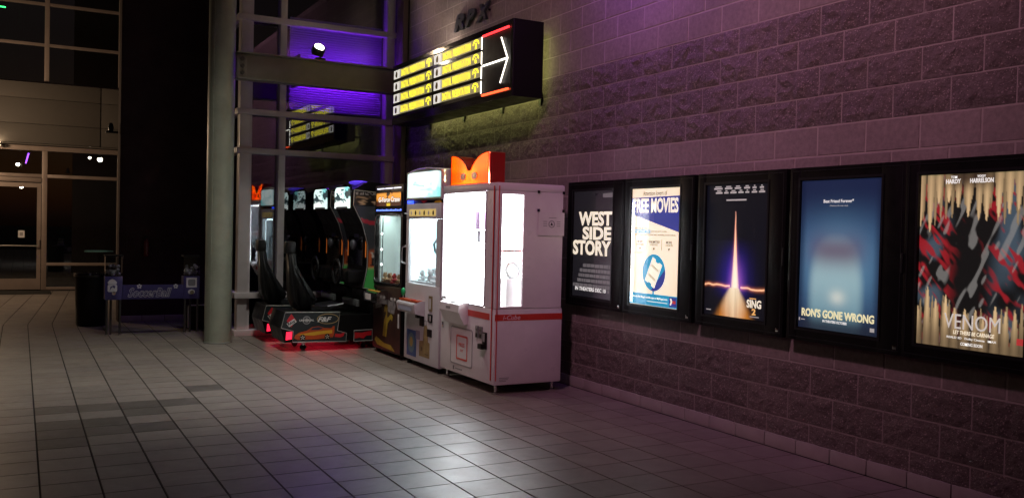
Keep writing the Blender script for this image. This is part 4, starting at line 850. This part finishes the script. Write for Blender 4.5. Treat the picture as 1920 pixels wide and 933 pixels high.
# ------------------------------------------------------------------ lit direction sign on the wall
ds = thing('direction_sign', 'black box sign with eight yellow lit panels and a white arrow', 'sign', (-.495, 9.585, 2.83), FX)
MB().box(-1.655, 1.648, .012, .345, 0, .765).build('cabinet', m_black, ds)
MB().box(-1.655, 1.648, 0, .011, .715, .765).box(-1.655, 1.648, 0, .011, 0, .085).box(1.60, 1.648, 0, .011, .086, .714).build('face_frame', m_blackgloss, ds)
m_pb = E_('panel_olive', (.34, .31, .15), .55); m_pw = E_('panel_white', (1, .96, .86), .72); m_py = E_('panel_yellow', (1, .84, .02), 2.0); m_pk = M('panel_ink', (.03, .03, .02), .5); m_pw2 = E_('panel_grey', (.62, .60, .50), .7)
num = 1
for ci, (xa, xb) in enumerate(((-1.618, -.352), (-.312, .918))):
    for ri in range(4):
        z1 = .700 - ri * .1535; z0 = z1 - .112; wd = xb - xa
        p = bx('panel', ds, m_pb, xa, xb, .004, .0115, z0, z1)
        flat('panel_picture', p, m_pw, rect(xa, xa + .15 * wd, z0 + .002, z1 - .002), .002); flat('panel_picture', p, m_pw2, rect(xa + .152 * wd, xa + .185 * wd, z0 + .002, z1 - .002), .002)
        flat('picture_figure', p, M('figure_print', (.35, .28, .12), .5), [(xa + .05 * wd, z0 + .02), (xa + .09 * wd, z0 + .015), (xa + .10 * wd, z0 + .06), (xa + .085 * wd, z0 + .095), (xa + .055 * wd, z0 + .09), (xa + .04 * wd, z0 + .05)], .0005, .0015)
        text(p, 'DIGITAL PRESENTATION', xa + .205 * wd, xa + .80 * wd, z0 + .014, z1 - .014, .003, m_py, .003, res=2, space=1.16)
        cx = xa + .905 * wd; cz = z0 + .052
        o1 = ell(cx, cz, .075, .055, 14, 0, 180); i1 = ell(cx, cz, .056, .039, 14, 0, 180)
        MB().prism(o1 + i1[::-1], .001, .003, 'y').build('arch_mark', m_py, p)
        text(p, str(num), cx - .022, cx + .022, z0 + .008, z0 + .070, .003, m_py, .04); num += 1
    if ci == 0: bx('divider', ds, m_blackgloss, -.35, -.314, -.001, .0115, .086, .714)
for ri in range(3):
    z = .700 - ri * .1535 - .1325; MB().box(-1.64, .93, -.002, .0035, z - .018, z + .018).build('rail', m_blackgloss, ds)
m_nw = E_('white_neon', (1, .95, .80), 2.2); m_nr = E_('red_neon', (1, .035, .04), 2.6); m_no = E_('orange_neon', (1, .10, .03), 2.8)
bx('arrow_field', ds, m_black, .985, 1.598, .003, .0115, .086, .714)
for k in range(4):
    z = .700 - k * .1535; MB().tube([(.957, -.004, z - .006), (.957, -.004, z - .138)], .007, 8).build('neon_bar', m_nw, ds)
for a, b_, m, r_ in (((1.003, .383), (1.555, .385), m_nw, .0105), ((1.557, .386), (1.415, .612), m_nw, .0085), ((1.557, .384), (1.408, .155), m_nw, .0085), ((1.0, .694), (1.569, .694), m_nr, .012), ((1.003, .075), (1.575, .077), m_no, .012)):
    MB().tube([(a[0], -.012, a[1]), (b_[0], -.012, b_[1])], r_, 8).build('neon_tube', m, ds)
for x in (-1.5, -.45, .55, 1.40): bx('bracket', ds, m_black, x - .025, x + .025, .346, .494, .06, .10); bx('bracket', ds, m_black, x - .02, x + .02, .46, .493, -.03, .058)
m_bl = E_('greenish_backlight', (.90, .95, .28), 12)
bx('back_light', ds, m_bl, -1.45, 1.40, .352, .372, .045, .06); bx('back_light', ds, m_bl, 1.42, 1.435, .352, .372, .08, .70)
sl = thing('sign_lamp', 'bright small lamp on the top edge of the direction sign', 'lamp', (-.33, 10.43, 3.597)); bx('housing', sl, m_black, -.04, .04, -.11, .11, 0, .035, .005); bx('lens', sl, E_('sign_lamp_lens', (1, .88, .70), 45), -.034, .034, -.10, .10, .036, .044)
lamp('sign_lamp_light', 'SPOT', (-.30, 10.43, 3.66), (0, 10.5, 3.95), (1, .80, .58), 5, spot_size=R(130), spot_blend=.9, shadow_soft_size=.04)
rx = thing('wall_letters', 'three unlit dark metal letters on the wall above the direction sign', 'sign letters', (-.004, 9.84, 3.93), FX)
m_let = M('dark_letter', (.05, .055, .075), .35, .5)
for ch, a, b_ in (('R', -.49, -.20), ('P', -.17, .10), ('X', .13, .48)): text(rx, ch, a, b_, .0, .20, -.02, m_let, .05, .3, name='letter', t=.03)
for a in (-.42, -.08, .22, .40): bx('stud', rx, m_black, a, a + .02, -.021, .0, .1, .12)

# ------------------------------------------------------------------ poster cases
m_case = M('case_black', (.004, .004, .0045), .40, rvar=(12, .08), spec=.18); m_casetrim = M('case_trim', (.03, .033, .036), .32, .6)
PW, PZ0, PZ1 = .668, .885, 1.888
def case(pl, lab, fn, es, nu=72, nv=110):
    t = thing('poster_case', lab, 'poster case', (0, pl - PW / 2, 0), FX)
    L_, R_ = -PW / 2 - .092, PW / 2 + .175; h = PW / 2 - .006
    MB().box(L_, -h, -.10, -.004, .800, 1.972, .008).box(h, R_, -.10, -.004, .800, 1.972, .008).box(-h - .002, h + .002, -.0985, -.004, .8012, PZ0 + .006).box(-h - .002, h + .002, -.0985, -.004, PZ1 - .006, 1.9705).build('frame', m_case, t, True)
    ring('inner_trim', t, m_casetrim, rect(-h - .02, h + .02, PZ0 - .014, PZ1 + .014), rect(-h - .004, h + .004, PZ0 + .002, PZ1 - .002), -.104, .004)
    ring('outer_trim', t, m_casetrim, rect(L_ + .022, R_ - .022, .822, 1.95), rect(L_ + .028, R_ - .028, .828, 1.944), -.1025, .003)
    bx('back_box', t, m_black, -h, h, -.08, -.006, PZ0 + .008, PZ1 - .008)
    ptr = printed('poster', t, fn, -PW / 2 + .007, PW / 2 - .007, PZ0 + .008, PZ1 - .008, -.0880, vcol_mat('poster_%s' % lab[:12], es), nu, nv)
    bx('pane', t, m_pane, -h, h, -.0985, -.0965, PZ0 + .008, PZ1 - .008)
    bx('latch', t, m_chrome, R_ - .06, R_ - .03, -.108, -.1, .835, .86, .003); bx('hinge', t, m_casetrim, R_ - .02, R_ - .005, -.107, -.1, 1.3, 1.42, .002)
    def T(s, u0, u1, v0, v1, m, b=.0, sh=0, rot=0, d=0): return text(ptr, s, -PW / 2 + u0 * PW, -PW / 2 + u1 * PW, PZ1 - v1, PZ1 - v0, -.0892 - d, m, b * .62, sh, rot=rot, res=3)
    def Fp(m, pts, d=0, nm='print_shape'): return flat(nm, ptr, m, [(-PW / 2 + u * PW, PZ1 - v) for u, v in pts], -.0900 - d, .0012)
    return t, T, Fp, ptr
# 1 dark poster with cream title
def p1(u, v): return lerp((.010, .009, .012), (.05, .044, .052), sstep(.45, 1, u) * sstep(.3, .9, v))
t, T, Fp, _p = case(7.387, 'poster case with a black poster and cream block title, next to the prize machine', p1, 1.0, 30, 40)
mc = E_('title_cream', (.95, .82, .64), 1.0); mg = E_('credit_grey', (.16, .145, .15), .7); mw = E_('poster_white', (.9, .86, .82), .9)
T('WEST', .14, .965, .197, .33, mc, .06); T('SIDE', .25, .955, .338, .46, mc, .06); T('STORY', .005, .955, .465, .605, mc, .06)
random.seed(5)
for k, u0 in enumerate((.28, .2, .17, .14, .03)):
    v = .685 + k * .047; x = u0
    while x < .93:
        w_ = random.uniform(.03, .11); Fp(mg, [(x, v), (min(.95, x + w_), v), (min(.95, x + w_), v + .032), (x, v + .032)], 0, 'credit_line'); x += w_ + .012
T('IN THEATERS DEC 10', .09, .86, .905, .94, mw, .04); Fp(mg, [(.74, .035), (.97, .03), (.97, .07), (.74, .07)]); Fp(mg, [(.90, .915), (.94, .915), (.94, .94), (.90, .94)])
# 2 cream poster
def p2(u, v): return lerp((.98, .83, .62), (.90, .70, .46), .6 * sstep(.35, .8, abs(u - .5) + abs(v - .5) * .6))
t, T, Fp, _p = case(6.447, 'poster case with a bright cream poster, blue title band and ticket emblem', p2, 1.05, 24, 30)
nv_ = E_('poster_navy', (.035, .045, .30), .75); tl_ = E_('poster_teal', (.01, .30, .52), .9); br_ = E_('poster_ink', (.10, .08, .07), .4); cr = E_('poster_cream', (1, .86, .66), 1.1)
T('Attention lovers of', .24, .73, .028, .068, br_, .0)
Fp(nv_, [(.01, .085), (.99, .075), (.99, .375), (.01, .225)]); T('FREE MOVIES', .04, .955, .090, .214, cr, .045, 0, 0, .002)
T('With the all new', .08, .34, .335, .352, br_); Fp(tl_, [(.08, .357), (.41, .357), (.41, .384), (.08, .384)]); T('Regal Crown Club', .09, .40, .361, .38, cr, .02, 0, 0, .0016); T('you can earn credits', .43, .74, .361, .378, br_); T('and choose rewards your way, including movie tickets.', .08, .92, .39, .408, br_)
for cx, a, b_ in ((.2, 'MORE', 'REWARDS'), (.49, 'UNLIMITED', 'CREDITS'), (.79, 'MORE', 'CHOICES')):
    w_ = .012 * len(a); T(a, cx - w_ - .01, cx + w_ + .01, .448, .468, br_, .02); T(b_, cx - .075, cx + .075, .474, .49, br_)
    Fp(br_, [(cx - .025, .508), (cx + .025, .508), (cx, .528)])
for u in (.345, .645): Fp(br_, [(u, .435), (u + .006, .435), (u + .006, .525), (u, .525)])
cc = [(.5 + .232 * math.cos(R(a)), .715 + .155 * math.sin(R(a))) for a in range(0, 360, 12)]; Fp(tl_, cc)
hc = [(.5 + .232 * math.cos(R(a)), .715 + .155 * math.sin(R(a))) for a in range(-12, 106, 6)]; Fp(nv_, hc, .0012); Fp(tl_, [(.485, .86), (.515, .86), (.515, .90), (.485, .90)])
tk = []
for a, b_ in ((-.085, -.13), (-.03, -.13), (-.025, -.112), (.025, -.112), (.03, -.13), (.085, -.13), (.085, .13), (.03, .13), (.025, .112), (-.025, .112), (-.03, .13), (-.085, .13)):
    c_, s_ = math.cos(R(27)), math.sin(R(27)); tk.append((.5 + (a * .85 * c_ - b_ * .85 * s_) / PW, .715 + a * .85 * s_ + b_ * .85 * c_))
Fp(cr, tk, .0025)
for b0 in (-.058, -.045, .045, .058):
    q = []
    for a, b_ in ((-.065, b0 - .0025), (.065, b0 - .0025), (.065, b0 + .0025), (-.065, b0 + .0025)): q.append((.5 + (a * .85 * c_ - b_ * .85 * s_) / PW, .715 + a * .85 * s_ + b_ * .85 * c_))
    Fp(br_, q, .0037)
Fp(tl_, [(.01, .895), (.99, .895), (.99, .992), (.01, .992)]); T('Join via the Regal mobile app or MyRegal.com', .06, .79, .918, .94, cr, .02, 0, 0, .0016); Fp(cr, [(.38, .956), (.79, .956), (.79, .961), (.38, .961)], .0016, 'small_line')
Fp(nv_, [(.825, .905), (.965, .905), (.965, .982), (.825, .982)], .0012); Fp(cr, [(.84, .915), (.87, .915), (.885, .94), (.86, .97), (.84, .965), (.86, .94)], .0025); Fp(E_('poster_red', (.6, .05, .05), .7), [(.89, .93), (.95, .93), (.95, .955), (.89, .955)], .0025)
# 3 black poster with a beam of light
def p3(u, v):
    c = [.004, .004, .008]; g = math.exp(-((u - .5) / .20) ** 2) * sstep(.38, .72, v) * sstep(.90, .76, v); st_ = .6 + .4 * vnoise(u * 26, v * 1.5, 3)
    c[2] += .34 * g * st_; c[0] += .03 * g * st_; c[1] += .012 * g
    g2 = math.exp(-((u - .5 - .05) / .10) ** 2) * sstep(.5, .76, v) * sstep(.84, .77, v); c[0] += .14 * g2; c[2] += .16 * g2; c[1] += .04 * g2
    if v > .2 and v < .80:
        w_ = .004 + .058 * ((v - .2) / .6) ** 1.7; d = abs(u - .495 - .03 * (v - .2)) / w_
        k = math.exp(-d ** 4); hot = lerp((1, .55, .28), (1, .88, .62), sstep(.3, .75, v)); k2 = .35 * math.exp(-(d / 1.7) ** 2)
        c = [c[i] + (hot[i] - c[i]) * min(1, k) + k2 * (.7, .2, .25)[i] for i in range(3)]
    if v >= .78:
        w_ = .075 + .21 * ((v - .78) / .22) ** .9; d = abs(u - .5) / w_; k = math.exp(-d ** 6); hot = lerp((1, .86, .58), (.62, .22, .03), (v - .79) / .2 * (.45 + .55 * d) + .25 * d * d); st2 = .75 + .25 * vnoise(u * 40, v * 3, 8)
        c = [c[i] + (hot[i] * st2 - c[i]) * min(1, k) for i in range(3)]
    lv_ = .765 + .012 * (vnoise(u * 14, 0, 2) - .5) + .012 * u; dl = abs(v - lv_)
    if u < .43 or u > .60:
        k = math.exp(-(dl / .0055) ** 2); k2 = .5 * math.exp(-(dl / .016) ** 2); c = [c[0] + k * 1.0 + k2 * .6, c[1] + k * .62 + k2 * .16, c[2] + k * .35 + k2 * .05]
    return c
t, T, Fp, _p = case(5.472, 'poster case with a black poster split by a narrow beam of light', p3, 1.1, 110, 165)
og = E_('poster_amber', (1, .5, .16), .9); wl = E_('poster_dimwhite', (.55, .52, .5), .6)
for (u0, u1, v) in ((.13, .27, .03), (.31, .43, .03), (.47, .57, .03), (.62, .71, .03), (.75, .81, .03), (.86, .92, .03), (.16, .27, .062), (.30, .37, .062), (.40, .50, .062), (.53, .61, .062), (.64, .70, .062), (.74, .82, .062), (.85, .94, .062)):
    Fp(wl, [(u0, v), (u1, v), (u1, v + .012), (u0, v + .012)], 0, 'name_line'); Fp(wl, [(u0 + .02, v - .012), (u1 - .02, v - .012), (u1 - .02, v - .004), (u0 + .02, v - .004)], 0, 'name_line')
Fp(wl, [(.34, .118), (.66, .118), (.66, .129), (.34, .129)], 0, 'tag_line')
T('SING', .71, .93, .85, .91, mc, .05); T('2', .79, .85, .913, .96, og, .06); Fp(og, [(.75, .838), (.85, .838), (.85, .845), (.75, .845)], 0, 'tag_line'); Fp(wl, [(.76, .97), (.90, .97), (.90, .976), (.76, .976)], 0, 'tag_line'); Fp(wl, [(.05, .955), (.13, .955), (.13, .962), (.05, .962)], 0, 'tag_line')
# 4 blue poster, glow only
def p4(u, v):
    c = lerp((.010, .016, .050), (.035, .085, .18), sstep(.05, .5, v) * sstep(1.15, .55, v))
    g = math.exp(-((u - .5) / .38) ** 2 - ((v - .58) / .24) ** 2); c = lerp(c, (.14, .32, .44), g * .85)
    w_ = .33; d = abs((u - .47) / w_) ** 2.6 + abs((v - .80) / .40) ** 2.6
    k = sstep(1.45, .45, d); c = lerp(c, lerp((.30, .46, .48), (.14, .27, .33), sstep(.6, .98, v)), k * .9)
    g4 = math.exp(-((u - .47) / .34) ** 4 - ((v - .47) / .11) ** 2); c = lerp(c, (.10, .052, .10), .8 * g4)
    g3 = math.exp(-((u - .5) / .10) ** 2 - ((v - .775) / .05) ** 2); c = lerp(c, (.62, .66, .58), g3 * .7)
    c = lerp(c, (.015, .02, .035), sstep(.84, .99, v) * .92)
    e = min(u, 1 - u); return lerp(c, (.008, .012, .035), sstep(.10, 0, e) * .7)
t, T, Fp, _p = case(4.503, 'poster case with a deep blue poster glowing pale in its lower half', p4, 1.25, 80, 120)
T('Best Friend Forever*', .30, .67, .135, .158, mw, .01); T('(*battery life may vary)', .38, .60, .172, .184, wl, 0)
T("RON'S GONE WRONG", .055, .945, .862, .918, E_('poster_gold', (.88, .78, .45), .95), .055); T('IN THEATERS OCTOBER', .33, .63, .928, .945, mw, .03); Fp(wl, [(.02, .93), (.035, .93), (.035, .95), (.02, .95)]); Fp(wl, [(.05, .938), (.10, .938), (.10, .944), (.05, .944)]); Fp(wl, [(.90, .945), (.95, .945), (.95, .97), (.90, .97)])
# 5 dark red poster between pale streaks: plain stand-in
def p5(u, v):
    h = lambda k, q: (math.sin(k * 127.1 + q * 311.7) * 43758.5453) % 1
    q1 = (u - .5) * .8 + (v - .5) * .6; q2 = -(u - .5) * .6 + (v - .5) * .8
    n1 = vnoise(q1 * 6 + 3, q2 * 22, 41) * .6 + vnoise(q1 * 15, q2 * 47, 43) * .4; n2 = vnoise(u * 6 + 9, v * 7, 47)
    c = lerp((.008, .007, .007), (.055, .08, .105), sstep(.5, .8, n2) * sstep(.12, .34, abs(u - .5)))
    c = lerp(c, (.30, .014, .02), sstep(.50, .66, n1) * sstep(.10, .30, abs(u - .5) + abs(v - .6) * .25) * .9)
    c = lerp(c, (.30, .29, .27), sstep(.66, .76, vnoise(q2 * 9, q1 * 30, 61)) * .45)
    for top in (True, False):
        for lay, (cells, lmin, lmax, dim) in enumerate(((17, .20, .30, .5), (11, .16, .34, 1.0))):
            w = u * cells + .37 * lay; k = math.floor(w); f = w - k - .5 - .25 * (h(k, 3 + lay) - .5)
            ln = (lmin + (lmax - lmin) * h(k, 7 + lay + 5 * top)) * (.72 + .55 * abs(u - .5) * 2)
            d = (v if top else 1 - v) / ln
            if d < 1:
                hw = .46 * (1 - d) ** .55
                if abs(f) < hw:
                    tone = (.55 + .45 * (1 - abs(f) / hw)) * (.75 + .25 * h(k, 11)) * dim * (.62 + .38 * d)
                    c = (.86 * tone, .60 * tone, .31 * tone)
    c = lerp(c, (.03, .016, .012), sstep(.12, .02, v) * sstep(.32, .12, abs(u - .48)) * .9)
    return lerp(c, (.04, .022, .014), sstep(.78, .98, v) * .62)
t, T, Fp, _p = case(3.574, 'poster case with a dark red poster edged by pale streaks, nearest the camera', p5, 1.15, 120, 180)
T('TOM', .30, .36, .018, .032, mw, .04); T('HARDY', .255, .395, .036, .062, mw, .05); T('WOODY', .545, .62, .018, .032, mw, .04); T('HARRELSON', .48, .69, .036, .062, mw, .05)
T('VENOM', .28, .79, .80, .885, E_('poster_silver', (.62, .56, .52), .9), .0, .0); T('LET THERE BE CARNAGE', .37, .74, .893, .915, mc, .02, .1)
T('REALD 3D   Dolby Cinema   IMAX', .31, .76, .928, .944, mw, .03); T('COMING SOON', .44, .64, .957, .975, mw, .04); Fp(E_('poster_red', (.6, .05, .05), .7), [(.93, .90), (1.0 - .012, .90), (1.0 - .012, .935), (.93, .935)])
